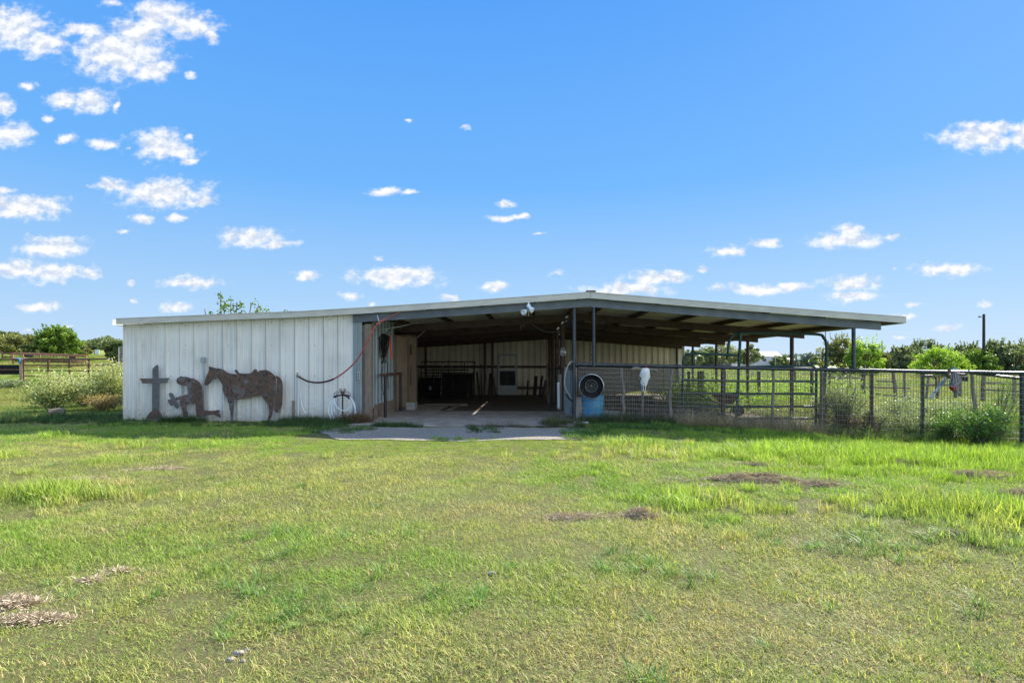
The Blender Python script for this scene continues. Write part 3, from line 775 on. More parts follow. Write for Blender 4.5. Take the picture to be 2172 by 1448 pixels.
# stones in the bare spots
for i, (sx, sy, s_) in enumerate(((505, 1400, .024), (524, 1392, .013), (488, 1412, .018), (515, 1415, .012), (1043, 1226, .026), (470, 1378, .010))):
    p = at(sx, sy, H * F / (sy - HY)); m_ = MB()
    r_ = random.Random(i)
    prof = []
    vs = []; fs = []
    for a in range(6):
        for b2 in range(9):
            th = math.pi * (a + .5) / 6; ph = 2 * math.pi * b2 / 9; q = s_ * (1 + r_.uniform(-.22, .22))
            vs.append((p.x + q * math.sin(th) * math.cos(ph), p.y + q * .8 * math.sin(th) * math.sin(ph), g1(p.x, p.y) + s_ * .3 + q * .55 * math.cos(th)))
    for a in range(5):
        for b2 in range(9): fs.append((a * 9 + b2, a * 9 + (b2 + 1) % 9, (a + 1) * 9 + (b2 + 1) % 9, (a + 1) * 9 + b2))
    fs.append(tuple(range(9))); fs.append(tuple(range(53, 44, -1)))
    m_.add(vs, fs); o = m_.build('stone', MATS['concrete'])
    tag(o, ['largest pale stone in the bare spot at the front of the lawn', 'small stone right behind the largest one in the bare spot', 'pale stone left of the largest in the bare spot', 'small stone in front of the largest in the bare spot', 'lone flat white stone in the middle of the lawn', 'tiny pebble at the back of the bare spot'][i], 'stone', 'pale stones lying in the lawn')
# ------------------------------------------------------------------ barn
YW = 12.67                     # plane of the front wall
YF = 12.5                      # front of the roof trim
BAY = 3.15
rp = [at(*p, YF) for p in ((250, 677.5), (640, 662), (770, 654.5), (960, 642), (1252, 621.5), (1479, 640), (1800, 665), (1919, 674))]
RX = [p.x for p in rp]; RZ = [p.z for p in rp]
def rz(x): return float(np.interp(x, RX, RZ))
RIDGE = rp[4].x
YB = YW + 5 * BAY              # back wall
barn = thing('barn', (0, YW, 0), 'low white metal barn with an open aisle and a carport style lean-to', 'barn')

def ribbed(x0, x1, y, z0, top, out, pitch=.305, base=None, off=0.0):
    """ribbed steel sheet wall along x; out=-1 ribs towards the viewer"""
    xs = [(x0, 0)]
    k = math.floor((x0 - off) / pitch)
    prof = [(-.034, 0), (-.016, .036), (.016, .036), (.034, 0), (.085, 0), (.092, .005), (.108, .005), (.115, 0), (.185, 0), (.192, .005), (.208, .005), (.215, 0)]
    while off + k * pitch < x1 + .1:
        for dx, h in prof:
            X = off + k * pitch + dx
            if x0 < X < x1: xs.append((X, h))
        k += 1
    xs.append((x1, 0))
    m_ = MB(); vs = []
    for X, h in xs:
        b_ = z0 if base is None else base(X)
        vs += [(X, y + out * h, b_), (X, y + out * h, top(X))]
    n_ = len(xs)
    m_.add(vs, [(2 * i, 2 * i + 2, 2 * i + 3, 2 * i + 1) for i in range(n_ - 1)])
    k = math.floor((x0 - off) / pitch) + 1            # dark strips paint in each rib's lap joint and its shade
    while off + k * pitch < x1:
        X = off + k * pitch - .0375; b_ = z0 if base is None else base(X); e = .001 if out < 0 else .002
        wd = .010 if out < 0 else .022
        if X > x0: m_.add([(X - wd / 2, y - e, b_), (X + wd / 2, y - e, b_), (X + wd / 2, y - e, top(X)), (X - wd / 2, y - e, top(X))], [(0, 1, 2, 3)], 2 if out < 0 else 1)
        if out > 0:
            for dx_, w2 in ((.075, .010), (.145, .006), (.245, .006)):  # narrow strips paint in the shade of the shallow grooves
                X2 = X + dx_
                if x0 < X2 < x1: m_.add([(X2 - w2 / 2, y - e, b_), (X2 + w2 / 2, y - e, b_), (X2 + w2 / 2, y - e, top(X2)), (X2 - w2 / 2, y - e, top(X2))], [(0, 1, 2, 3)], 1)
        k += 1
    return m_
LX = at(263, 800, YW).x; WX1 = at(749, 800, YW).x
ribx = at(240 + 222 / 4.1375, 800, YW).x
pitch = (at(240 + 1605 / 4.1375, 800, YW).x - ribx) / 11.0
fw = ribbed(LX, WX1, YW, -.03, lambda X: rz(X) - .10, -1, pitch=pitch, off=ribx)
# screws of the sheet, part of the wall's pattern
for row, step in ((.0, 1), (1.03, 1), (.52, 3)):
    X = ribx + .10; k = 0
    while X < WX1:
        z = (rz(X) - .19) if row == 0 else (1.33 + (768 - (798 if row == 1.03 else 732)) * .0105)
        if k % step == 0:
            r_ = .0115; fw.lathe([(.0, .007), (r_ * .8, .006), (r_, 0)], (X, YW - .001, z), (0, -1, 0), 7, 1)
        X += pitch; k += 1
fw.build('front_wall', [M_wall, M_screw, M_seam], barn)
m_ = MB()                                   # corner trims and foot
m_.box((LX - .004, YW - .035, -.03), (LX + .03, YW + .06, rz(LX) - .10)); m_.build('corner_trim', M_wall, barn)
# left side wall and the wall of the tack room along the aisle
def side_wall(name, x, y0, y1, z0, z1, mat, out):
    vs = []; y = y0; pts = []
    k = 0
    while y0 + k * .305 < y1:
        for dy_, h in ((0, 0), (.02, .03), (.05, .03), (.07, 0), (.15, 0), (.157, .005), (.173, .005), (.18, 0)):
            if y0 + k * .305 + dy_ < y1: pts.append((y0 + k * .305 + dy_, h))
        k += 1
    pts.append((y1, 0)); vs = []
    for yy, h in pts: vs += [(x + out * h, yy, z0), (x + out * h, yy, z1)]
    q = MB(); q.add(vs, [(2 * i, 2 * i + 2, 2 * i + 3, 2 * i + 1) for i in range(len(pts) - 1)])
    return q.build(name, mat, barn)
side_wall('side_wall', LX, YW + .002, YB, -.25, rz(LX) - .11, M_wall, -1)
AX = at(786, 800, YW + .1).x - .03          # aisle wall plane
sw = side_wall('aisle_wall', AX, YW + .34, YW + 2.45, .27, rz(AX) - .14, M_blue, 1)
tin = MB(); tin.box((AX + .034, YW + .36, .02), (AX + .042, YW + 2.4, .34)); tin.build('rusty_skirt', M_oldwood, barn)
ret = MB(); ret.box((WX1 + .002, YW - .03, .16), (WX1 + .205, YW + .02, rz(WX1) - .15))
for q in (.05, .115, .16): ret.box((WX1 + q, YW - .045, .16), (WX1 + q + .02, YW - .031, rz(WX1) - .31))
ret.build('door_trim', M_blue, barn)
jb = MB(); jb.box((WX1 + .21, YW + .03, 0), (WX1 + .30, YW + .3, rz(WX1) - .34)); jb.build('door_jamb', M_oldwood, barn)
wp = MB(); pX = at(781, 800, YW).x
wp.box((pX - .075, YW - .02, -.02), (pX + .075, YW + .14, rz(pX) - .33)); wp.build('timber_post', M_oldwood, barn, bevel=.008)
for (a, b_, z1) in ((YW + 2.50, YW + 4.05, 1.93), (YW + 4.06, YW + 5.35, 1.98)):
    q = MB(); q.box((AX - .02, a, .03), (AX + .012 + (.02 if a > 16 else 0), b_, z1 + .12)); q.build('plywood_panel', M_ply, barn)
for yy in (YW + 2.46, YW + 4.0, YW + 5.30):
    q = MB(); q.box((AX - .01, yy, .0), (AX + .05, yy + .09, 2.05)); q.build('wall_stud', M_oldwood, barn)
q = MB(); q.box((LX, YW + 5.36, -.2), (AX, YW + 5.42, 2.2)); q.build('room_back_wall', M_ply, barn)
q = MB(); q.box((AX + .06, YW + 4.3, .62), (AX + .075, YW + 4.36, 1.2)); q.build('door_rod', M_black, barn)
q = MB(); q.box((AX + .06, YW + 4.28, 1.55), (AX + .08, YW + 4.38, 1.85)); q.build('door_bolt', M_black, barn)

# back wall, cream inside, a low gap under its right end where the sunlit ground shows
BXR = at(1452, 740, YB).x
def bbase(X): return -.36 if X < 1.5 else float(np.interp(X, [1.5, 4.2, 5.5, 7.6], [-.36, -.30, -.10, .0]))
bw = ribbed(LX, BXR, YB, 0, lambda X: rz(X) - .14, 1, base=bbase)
bw.build('back_wall', [M_back, M_grooveshade], barn)
for (zz, hh, x0, x1) in ((1.10, .13, LX + .1, BXR), (.05, .14, at(1097, 800, YB).x, at(1170, 800, YB).x), (.10, .10, 2, BXR)):
    q = MB(); q.box((x0, YB - .09, zz - hh / 2), (x1, YB - .034, zz + hh / 2)); q.build('wall_girt', M_brown, barn)
q = MB()
for i in range(8): q.box((1.2 + i * .78 + .01 * (i % 3), YB - .12 - .01 * (i % 2), -.18 + .05 * (i % 3)), (1.96 + i * .78, YB - .105 - .01 * (i % 2), 1.0 + .02 * (i % 4)))
q.build('board_lining', M_greyboard, barn)

# roof: two slopes with an open slit along part of the ridge, sheet ribs under it
def slope(xs, ya, yb, name):
    prof = [(x, rz(x) - .012) for x in xs] + [(x, rz(x) - .034) for x in reversed(xs)]
    q = MB(); q.prism(prof, ya, yb); return q.build(name, M_under, barn)
Lx = [RX[0] + .03] + RX[1:4] + [RIDGE - .035]; Rx = [RIDGE + .035] + RX[5:7] + [RX[7] - .02]
for (ya, yb) in ((YF + .02, YB + .35),):
    slope(Lx, ya, yb, 'roof_slope'); slope(Rx, ya, yb, 'roof_slope')
for (ya, yb) in ((YF, 16.9), (18.6, 18.75), (19.5, 19.9), (21.0, 21.2), (22.2, 23.6), (23.8, 24.2), (24.6, YB + .36)):
    cap = MB(); cap.prism([(RIDGE - .22, rz(RIDGE - .22) + .006), (RIDGE, RZ[4] + .012), (RIDGE + .22, rz(RIDGE + .22) + .006), (RIDGE + .22, rz(RIDGE + .22) - .008), (RIDGE, RZ[4] - .006), (RIDGE - .22, rz(RIDGE - .22) - .008)], ya, yb)
    cap.build('ridge_cap', M_fascia, barn)
q = MB()                                   # ribs of the roof sheets seen from below, one per 0.305 m of depth
y = YF + .2
while y < YB + .2:
    for xs in (Lx, Rx):
        for i in range(len(xs) - 1):
            q.bar((xs[i], y, rz(xs[i]) - .038), (xs[i + 1], y, rz(xs[i + 1]) - .038), .012, .008)
    y += .305
q.build('roof_seams', M_under, barn)
# fascia on the rake
def rake(xs, name, y0, y1, zt, zb, mat, zadj=lambda x: 0):
    q = MB(); q.prism([(x, rz(x) - zt + zadj(x)) for x in xs] + [(x, rz(x) - zb + zadj(x)) for x in reversed(xs)], y0, y1); return q.build(name, mat, barn)
fl = rake([RX[0] - .02] + RX[1:4] + [RIDGE - .003], 'rake_trim', YF - .03, YF - .005, -.012, .112, M_fascia)
rake([RIDGE + .003] + RX[5:7] + [RX[7] + .01], 'rake_trim', YF - .034, YF - .009, -.008, .116, M_fascia)
lipL = rake([RX[0] - .02] + RX[1:4] + [RIDGE - .003], 'rake_lip', YF - .04, YF + .05, -.026, -.013, M_fascia)
rake([RIDGE + .003] + RX[5:7] + [RX[7] + .01], 'rake_lip', YF - .044, YF + .05, -.024, -.011, M_fascia)
q = MB(); q.box((RIDGE - .09, YF - .05, RZ[4] + .025), (RIDGE + .12, YF + .35, RZ[4] + .055)); q.build('ridge_vent', M_brown, barn, bevel=.01)
# eave gutters
q = MB(); zl = RZ[0]
q.add([(RX[0] - .09, YF - .04, zl + .0), (RX[0] - .09, YB + .3, zl), (RX[0] - .10, YB + .3, zl - .11), (RX[0] - .10, YF - .04, zl - .11), (RX[0] - .01, YB + .3, zl - .14), (RX[0] - .01, YF - .04, zl - .14), (RX[0] + .04, YB + .3, zl - .13), (RX[0] + .04, YF - .04, zl - .13)],
      [(0, 1, 2, 3), (3, 2, 4, 5), (5, 4, 6, 7)])
q.build('gutter', M_fascia, barn)
q = MB(); zr = RZ[7]
q.box((RX[7] - .01, YF - .03, zr - .115), (RX[7] + .012, YB + .3, zr + .005)); q.box((RX[7] - .12, YF + .02, zr - .125), (RX[7] - .011, YB + .3, zr - .116)); q.build('eave_trim', M_fascia, barn)

# front beam below the fascia, and a rafter on every bay line
bx0 = at(750, 700, YW).x; bx1 = at(1865, 700, YW).x
def raf(xs, y, zt, zb, w, name, mat):
    q = MB()
    q.prism([(x, rz(x) - zt) for x in xs] + [(x, rz(x) - zb) for x in reversed(xs)], y, y + .006)
    q.prism([(x, rz(x) - zb + .008) for x in xs] + [(x, rz(x) - zb) for x in reversed(xs)], y + .007, y + w)   # lower flange
    q.prism([(x, rz(x) - zt) for x in xs] + [(x, rz(x) - zt - .008) for x in reversed(xs)], y + .007, y + w)
    return q.build(name, mat, barn)
xsL = [bx0] + [x for x in RX[2:5] if x > bx0]; xsR = [RIDGE + .004] + RX[5:7] + [bx1]
raf(xsL, YF + .10, .117, .285, .07, 'front_beam', M_beamB); raf(xsR, YF + .102, .120, .288, .07, 'front_beam', M_beamB)
for k in range(1, 6):
    y = YW + k * BAY - (.15 if k == 5 else 0)
    raf([(AX + .05 if k == 1 else LX + .1)] + [x for x in RX[1:5] if x > (AX + .1 if k == 1 else LX + .2)], y, .15, .35, .06, 'rafter', M_brown)
    raf([RIDGE + .004] + RX[5:7] + [7.55], y + .002, .15, .35, .06, 'rafter', M_brown)
# purlins along the depth
px_ = [-8.3, -7.1, -5.9, -4.7, -3.5, -2.3, -1.1, .1, 1.1, 1.75, 2.9, 4.1, 5.3, 6.5, 7.62]
for x in px_:
    q = MB(); z = rz(x) - .05
    q.box((x, YF + .18, z - .10), (x + .006, YB - .02, z)); q.box((x + .007, YF + .18, z - .10), (x + .06, YB - .02, z - .094)); q.box((x + .007, YF + .18, z - .006), (x + .06, YB - .02, z))
    q.build('purlin', M_brown, barn)
# posts
def pipe_post(x, y, z0, z1, r, mat, name='post'):
    q = MB(); q.tube([(x, y, z0), (x, y, z1)], r, 12); return q.build(name, mat, barn, smooth=True)
P1 = at(1218, 800, YW); pipe_post(P1.x, YW + .03, -.1, rz(P1.x) - .26, .042, M_pipe)
P2 = at(1259, 800, YW); pipe_post(P2.x, YW - .03, 1.24, rz(P2.x) - .27, .036, M_pipe)
P3 = at(1809, 800, YW); pipe_post(P3.x, YW - .03, 1.18, rz(P3.x) - .27, .040, M_pipe)
for k in range(1, 5):
    y = YW + k * BAY
    pipe_post(7.22, y + .03, g1(7.2, y) - .1, rz(7.22) - .34, .052, M_brown)
    pipe_post(.93, y + .03, g1(.9, y) - .1, rz(.93) - .34, .065, M_brown)
pipe_post(7.3, YB - .15, -.4, rz(7.3) - .3, .05, M_brown)
for X in (904, 1029, 1045, 1168): pipe_post(at(X, 800, YB).x, YB - .14, -.4, rz(at(X, 800, YB).x) - .3, .06, M_brown)
# end strip of back wall on the right
# a painted digit on the back wall
cu = bpy.data.curves.new('digit', 'FONT'); cu.body = '2'; cu.size = .42; cu.extrude = .002
cu.materials.append(M_screw); tmp = bpy.data.objects.new('digit_text', cu); scene.collection.objects.link(tmp)
dg_o = bpy.data.objects.new('painted_digit', bpy.data.meshes.new_from_object(tmp.evaluated_get(bpy.context.evaluated_depsgraph_get()))); scene.collection.objects.link(dg_o)
bpy.data.objects.remove(tmp)
pz = at(1252, 764, YB - .002); dg_o.parent = barn
dg_o.location = (pz.x, YB - YW - .006, pz.z); dg_o.rotation_euler = (R(90), 0, 0)

# aisle divider: wire panel between the row of posts, boards low down
div = thing('aisle_partition', (.93, YW + .1, 0), 'wire and board partition with a pale sheet along the right side of the barn aisle', 'partition')
q = MB()
for z in np.arange(.0, 1.15, .1): q.tube([(.96, YW + .2, z - .0), (.96, YW + 9.4, z - .2)], .0035, 4)
for y in np.arange(YW + .25, YW + 9.4, .1): q.tube([(.96, y, -.25), (.96, y, 1.12)], .003, 4)
q.build('wire_panel', M_wire, div)
q = MB(); q.tube([(.95, YW + .1, 1.18), (.95, YW + 9.4, 1.10)], .03, 8); q.build('rail', M_brown, div)
pl = at(1199, 800, YW + .9); pr = at(1222, 800, YW + .45)
q = MB(); q.add([(pl.x - .02, YW + 1.0, .12), (pr.x - .03, YW + .16, .06), (pr.x - .03, YW + .16, 1.2), (pl.x - .02, YW + 1.0, 1.22),
                 (pl.x, YW + 1.02, .12), (pr.x - .01, YW + .18, .06), (pr.x - .01, YW + .18, 1.2), (pl.x, YW + 1.02, 1.22)],
                [(0, 1, 2, 3), (7, 6, 5, 4), (0, 4, 5, 1), (1, 5, 6, 2), (2, 6, 7, 3), (3, 7, 4, 0)]); q.build('pale_sheet', M_whiteboard, div)
q = MB(); q.box((.80, YW + 3.0, -.1), (.9, YW + 3.05, 1.0)); q.build('upright_board', M_greyboard, div)

# ------------------------------------------------------------------ cut steel silhouettes in front of the wall
def cut(name, pts, ox, oy, s, y, mat, parent, th=.006):
    poly = []
    for a, b_ in pts:
        p = at(ox + a / s, oy + b_ / s, y); poly.append((p.x, p.z))
    q = MB(); q.prism(poly, y, y + th)
    return q.build(name, mat, parent)
A = (340, 760, 7.757)
ys = YW - .16
horse = thing('horse_cutout', (at(520, 890, ys).x, ys, 0), 'flat rusted steel saddled horse standing against the white wall', 'metal silhouette')
cut('horse_body', [(795,135),(815,130),(840,138),(870,150),(935,160),(1000,172),(1050,190),(1090,225),(1150,248),(1230,258),(1265,255),(1240,230),(1218,205),(1230,185),(1262,188),(1280,215),(1300,240),(1380,250),(1470,245),(1510,225),(1530,190),(1560,172),(1590,185),(1595,215),(1650,195),(1720,185),(1780,200),(1840,245),(1882,285),(1900,340),(1902,400),(1892,560),(1872,690),(1862,760),(1850,860),(1835,960),(1810,990),(1808,1040),(1805,1085),(1780,1095),(1722,1080),(1730,1040),(1770,990),(1790,900),(1790,830),(1775,760),(1720,700),(1680,640),(1650,590),(1560,620),(1400,660),(1300,668),(1215,670),(1207,760),(1205,840),(1200,900),(1198,1000),(1200,1065),(1150,1065),(1155,980),(1150,870),(1133,835),(1130,760),(1100,690),(1075,630),(1040,580),(1020,510),(1022,440),(990,390),(960,340),(930,318),(900,340),(850,355),(820,400),(780,440),(740,445),(720,410),(730,370),(755,290),(790,220),(800,180)], *A, ys, M_steel, horse)
cut('tail', [(1888,288),(1930,292),(1980,330),(2003,370),(2012,450),(2012,600),(2005,750),(1985,820),(1950,840),(1935,900),(1900,885),(1872,845),(1876,760),(1890,680),(1910,560),(1922,400),(1914,340)], *A, ys + .001, M_steel, horse)
cowboy = thing('cowboy_cutout', (at(400, 890, ys).x, ys, 0), 'flat rusted steel kneeling cowboy holding a hat, between cross and horse', 'metal silhouette')
cut('cowboy_body', [(262,370),(275,325),(320,298),(345,292),(380,300),(440,305),(500,325),(550,330),(600,355),(650,400),(685,470),(692,560),(692,650),(700,780),(712,855),(800,860),(900,858),(925,848),(975,848),(985,870),(955,893),(980,920),(992,980),(960,965),(880,925),(780,935),(670,968),(600,958),(590,900),(575,820),(580,745),(500,740),(430,755),(425,800),(440,870),(458,960),(375,960),(365,880),(330,780),(320,700),(345,680),(300,678),(268,690),(250,672),(246,655),(262,640),(300,630),(380,605),(450,585),(445,520),(435,450),(400,450),(350,440),(300,425),(270,400)], *A, ys, M_steel, cowboy)
cut('hat', [(135,590),(155,565),(190,568),(225,610),(245,655),(272,715),(300,770),(303,810),(280,828),(245,810),(215,770),(180,782),(150,760),(125,700),(130,675),(165,668),(175,668),(150,635)], *A, ys - .008, M_steelb, cowboy)
B_ = (280, 760, 10.345)
cross = thing('cross_cutout', (at(327, 885, ys).x, ys, 0), 'flat ragged ended dark steel cross on a cut rock base', 'metal silhouette')
cut('upright', [(445,225),(490,180),(505,165),(520,150),(538,155),(557,122),(562,160),(578,165),(578,428),(598,545),(598,1165),(640,1215),(435,1215),(437,1150),(435,960),(440,545),(445,430)], *B_, ys + .005, M_steelb, cross)
cut('crossbar', [(155,445),(195,438),(445,436),(580,432),(740,428),(832,420),(800,450),(815,465),(770,492),(790,512),(785,535),(598,545),(440,545),(215,550),(205,500),(180,465)], *B_, ys - .003, M_steelb, cross)
cut('rock_base', [(285,1335),(320,1280),(380,1190),(437,1150),(490,1085),(560,1140),(600,1180),(640,1215),(670,1335)], *B_, ys - .012, M_steel, cross)
q = MB(); c0 = at(327, 892, YW - .16); q.box((c0.x - .20, ys - .05, -.03), (c0.x + .20, ys + .06, at(327, 888.5, YW - .16).z)); q.build('concrete_footing', M_conc, cross, bevel=.008)

def simple(name, mats, label, cat, mb_, group=None, **k):
    o = mb_.build(name, mats, None, **k); return tag(o, label, cat, group)
# weatherproof outlet on a conduit
con = thing('outlet_post', (at(431, 890, YW).x, YW - .07, 0), 'grey outlet box on a thin conduit fixed to the wall above the kneeling figure', 'outlet')
c1 = at(429, 759, YW - .1); c2 = at(429, 769, YW - .1)
q = MB(); q.box((c1.x - .028, YW - .13, c2.z - .0), (c1.x + .045, YW - .045, c1.z + .02)); q.build('outlet_box', M_conduit, con, bevel=.006)
q = MB(); q.tube([(c1.x + .012, YW - .075, c2.z), (c1.x + .045, YW - .075, .02)], .016, 8); q.build('conduit', M_conduit, con, smooth=True)
q = MB(); q.tube([(at(389.5, 810, YW).x, YW - .05, at(389, 770, YW).z * 0 + 1.0), (at(389.5, 810, YW).x, YW - .05, .6)], .018, 8)
simple('downpipe', M_conduit, 'short grey pipe on the wall behind the head of the kneeling figure', 'pipe', q, smooth=True)
# standpipe tap with hose
tp = thing('water_tap', (at(633, 890, YW).x, YW - .1, 0), 'white standpipe with a brass tap on the wall right of the horse', 'tap')
t1 = at(632, 796, YW - .1)
q = MB(); q.tube([(t1.x - .01, YW - .06, -.02), (t1.x - .01, YW - .06, t1.z + .03)], .017, 8); q.build('standpipe', M_white, tp, smooth=True)
q = MB(); q.tube([(t1.x - .01, YW - .06, t1.z), (t1.x - .01, YW - .14, t1.z), (t1.x + .03, YW - .17, t1.z - .04)], .017, 8); q.lathe([(.03, 0), (.034, .008), (.0, .012)], (t1.x - .01, YW - .11, t1.z + .05), (0, 0, 1), 10); q.tube([(t1.x - .01, YW - .11, t1.z), (t1.x - .01, YW - .11, t1.z + .055)], .006, 6)
q.build('valve', M_brass, tp, smooth=True)
q = MB(); hp = [at(a, b_, YW - d) for a, b_, d in ((635, 797, .14), (636, 830, .12), (640, 860, .1), (648, 878, .1))]
q.tube(hp, .008, 6); simple('drain_tube', M_hosewhite, 'thin pale tube hanging down beside the standpipe', 'tube', q, smooth=True)
def smoothpts(pts, n_=8):
    P = [Vector(p) for p in pts]; out_ = []
    for i in range(len(P) - 1):
        a = P[max(i - 1, 0)]; b = P[i]; c = P[i + 1]; d = P[min(i + 2, len(P) - 1)]
        for k in range(n_):
            t = k / n_
            out_.append(.5 * ((2 * b) + (c - a) * t + (2 * a - 5 * b + 4 * c - d) * t * t + (3 * b - a - 3 * c + d) * t ** 3))
    out_.append(P[-1]); return out_
arc = [(634, 799, .19), (641, 803, .22), (652, 808, .24), (668, 811, .25), (686, 810, .26), (704, 805, .27), (722, 795, .28), (741, 780, .3), (757, 763, .3), (769, 744, .3), (780, 724, .3), (790, 703, .3), (799, 689, .3), (805, 684, .27), (815, 678, .26), (828, 671, .24), (846, 663, .23)]
hs = thing('overhead_hose', (t1.x, YW - .2, 0), 'faded red hose swooping from the tap up to the front beam', 'hose')
pp = smoothpts([at(a, b_, YW - d) for a, b_, d in arc], 4)
q = MB(); q.tube(pp[:22], .021, 8, 0); q.build('dark_end', M_hosedark, hs, smooth=True)
q = MB(); q.tube(pp[21:], [.017 if i < 28 else (.026 if i < 36 else .012) for i in range(len(pp) - 21)], 8, 0); q.build('red_length', M_hosered, hs, smooth=True)
q = MB(); k1, k2 = at(800, 668, YW - .2), at(805, 686, YW - .28); q.tube([k1, k2, k2 + Vector((.01, -.02, -.02))], .006, 6); q.build('wire_hanger', M_white, hs)
# red stake, junction box, drop cable
q = MB(); s1 = at(622, 849, YW - .12); q.box((s1.x - .028, YW - .14, -.03), (s1.x + .028, YW - .10, s1.z), 0)
simple('wooden_stake', M_oldwood, 'short weathered wooden stake against the wall between horse and hose reel', 'stake', q, bevel=.004)
jb1 = thing('switch_box', (at(761, 796, YW).x, YW - .04, at(761, 796, YW).z), 'small grey light switch box on the blue grey door trim', 'switch')
c = at(761, 796, YW - .05)
q = MB(); q.box((c.x - .036, YW - .075, c.z - .09), (c.x + .036, YW - .034, c.z + .09)); q.build('box', M_conduit, jb1, bevel=.004)
q = MB(); q.box((c.x - .012, YW - .083, c.z + .015), (c.x + .012, YW - .076, c.z + .045)); q.build('socket', M_black, jb1); q = MB(); q.box((c.x - .012, YW - .083, c.z - .045), (c.x + .012, YW - .076, c.z - .015)); q.build('socket', M_black, jb1)
q = MB(); q.tube([at(756, 670, YW - .06), at(756, 720, YW - .06), at(754, 800, YW - .06), at(753, 845, YW - .06)], .009, 6)
simple('drop_cable', M_conduit, 'thin grey cable running down the door trim', 'cable', q)

# ---------------------------------------------------------------- hose hanger with scrolls and the coiled pale hose
yr = YW - .22
D = lambda zx, zy, d=0: at(680 + zx / 16.09, 810 + zy / 16.09, yr - d)
hh_ = thing('hose_hanger', (D(750, 1100).x, yr, 0), 'black wrought iron hose hanger stake with scroll top near the barn door', 'hose hanger')
q = MB(); q.tube([D(745, 470), D(750, 900), D(750, 1280)], .015, 8); q.build('stake', M_black, hh_)
q = MB(); aa = smoothpts([D(470, 520, .06), D(560, 470, .06), D(750, 440, .06), D(920, 480, .06), D(1015, 555, .06)], 5)
for i in range(len(aa) - 1): q.bar(aa[i], aa[i + 1], .13, .012 + .022)
q.build('saddle', M_black, hh_)
def spiral(cx, cy, r0, a0, turns, sgn, n_=22):
    out_ = []
    for i in range(n_ + 1):
        t = i / n_; a = a0 + sgn * turns * 2 * math.pi * t; r_ = r0 * (1 - .7 * t); out_.append(D(cx + r_ * math.cos(a), cy + r_ * math.sin(a)))
    return out_
q = MB()
q.tube(spiral(690, 265, 55, R(60), 1.5, 1), .006, 5); q.tube(spiral(812, 265, 52, R(120), 1.5, -1), .006, 5)
q.tube(smoothpts([D(745, 430), D(745, 330), D(735, 300)], 3), .009, 5)
q.tube(smoothpts([D(700, 345), D(620, 325), D(520, 350), D(465, 395), D(460, 450), D(500, 470), D(550, 440), D(540, 395), D(510, 400)], 4), .006, 5)
q.tube(smoothpts([D(790, 335), D(870, 325), D(960, 345), D(1010, 395), D(1005, 460), D(960, 455), D(940, 425), D(965, 405)], 4), .006, 5)
q.tube(smoothpts([D(700, 385), D(620, 378), D(560, 390)], 3), .005, 5); q.tube(smoothpts([D(800, 385), D(880, 380), D(940, 400)], 3), .005, 5)
q.build('scrollwork', M_black, hh_)
q = MB()
cc = D(750, 370, .03); q.lathe([(.0, .012), (.035, .008), (.045, 0), (.045, -.006)], cc, (0, -1, 0), 8); q.build('rosette', M_rust, hh_)
q = MB()
for k_, lp in enumerate(([(470,510),(380,640),(300,760),(262,900),(270,1020),(310,1150),(360,1260)], [(480,510),(430,640),(390,790),(375,950),(385,1080),(420,1190),(455,1280)],
           [(450,560),(455,750),(450,900),(475,1010)], [(440,500),(480,700),(560,860),(680,950),(820,975),(940,930),(1030,830),(1075,700),(1060,600),(990,510)],
           [(990,500),(1080,620),(1085,760),(1050,900),(980,1060),(880,1190),(830,1260)], [(1000,510),(1100,640),(1160,800),(1180,960),(1160,1100),(1100,1240),(1000,1370)],
           [(1010,520),(1085,640),(1140,820),(1190,1000),(1235,1140),(1200,1200),(1130,1230)])):
    q.tube(smoothpts([D(a, b_, .05 + .02 * k_ * (1 if k_ % 2 else .5)) for a, b_ in lp], 5), .0105, 7)
simple('garden_hose', M_hosewhite, 'pale blue garden hose coiled over the iron hanger', 'garden hose', q, smooth=True)
# ---------------------------------------------------------------- left side of the aisle
ht = thing('hitching_rail', (AX + .17, YW + 1.8, 0), 'dark pipe hitching rail with two legs in front of the plywood wall', 'hitching rail')
f1, f2 = at(817, 887, 13.3), at(849.5, 872, 15.0)
q = MB(); q.tube([(f1.x, 13.3, 0), (f1.x, 13.3, 1.02)], .036, 10); q.build('leg', M_black, ht, smooth=True)
q = MB(); q.tube([(f2.x, 15.0, 0), (f2.x, 15.0, 1.0)], .036, 10); q.build('leg', M_black, ht, smooth=True)
q = MB(); q.tube([(f1.x - .05, 13.1, 1.03), (f2.x, 15.05, 1.03)], .036, 10); q.build('top_bar', M_rust, ht, smooth=True)
# tack bundle
tk = thing('tack_bundle', (AX + .1, YW + 1.2, 1.2), 'tangle of black and brown halters and lead ropes hung on the aisle wall', 'horse tack')
rt = random.Random(4)
def tkp(px_, py_, dd=0): return at(px_, py_, 13.75 + dd)
q = MB(); q2 = MB()
for i in range(26):
    a = rt.uniform(803, 818); b_ = a + rt.uniform(1, 8); lo = rt.uniform(745, 778); dd = rt.uniform(-.2, .12)
    (q if i % 3 else q2).tube(smoothpts([tkp(a, 712 + rt.uniform(0, 5), dd), tkp(a - rt.uniform(0, 3), (712 + lo) / 2, dd), tkp((a + b_) / 2, lo, dd - .03), tkp(b_ + rt.uniform(0, 3), (712 + lo) / 2, dd), tkp(b_ + 1, 713, dd)], 4), rt.choice([.008, .011, .014]), 6)
for i in range(5): q.tube(smoothpts([tkp(803, 712 + i * 2), tkp(812, 709 + i * 2, -.05), tkp(826, 714 + i * 2)], 4), .022, 6)
q.build('straps', M_rubber, tk, smooth=True); q2.build('lead_ropes', M_oldwood, tk, smooth=True)
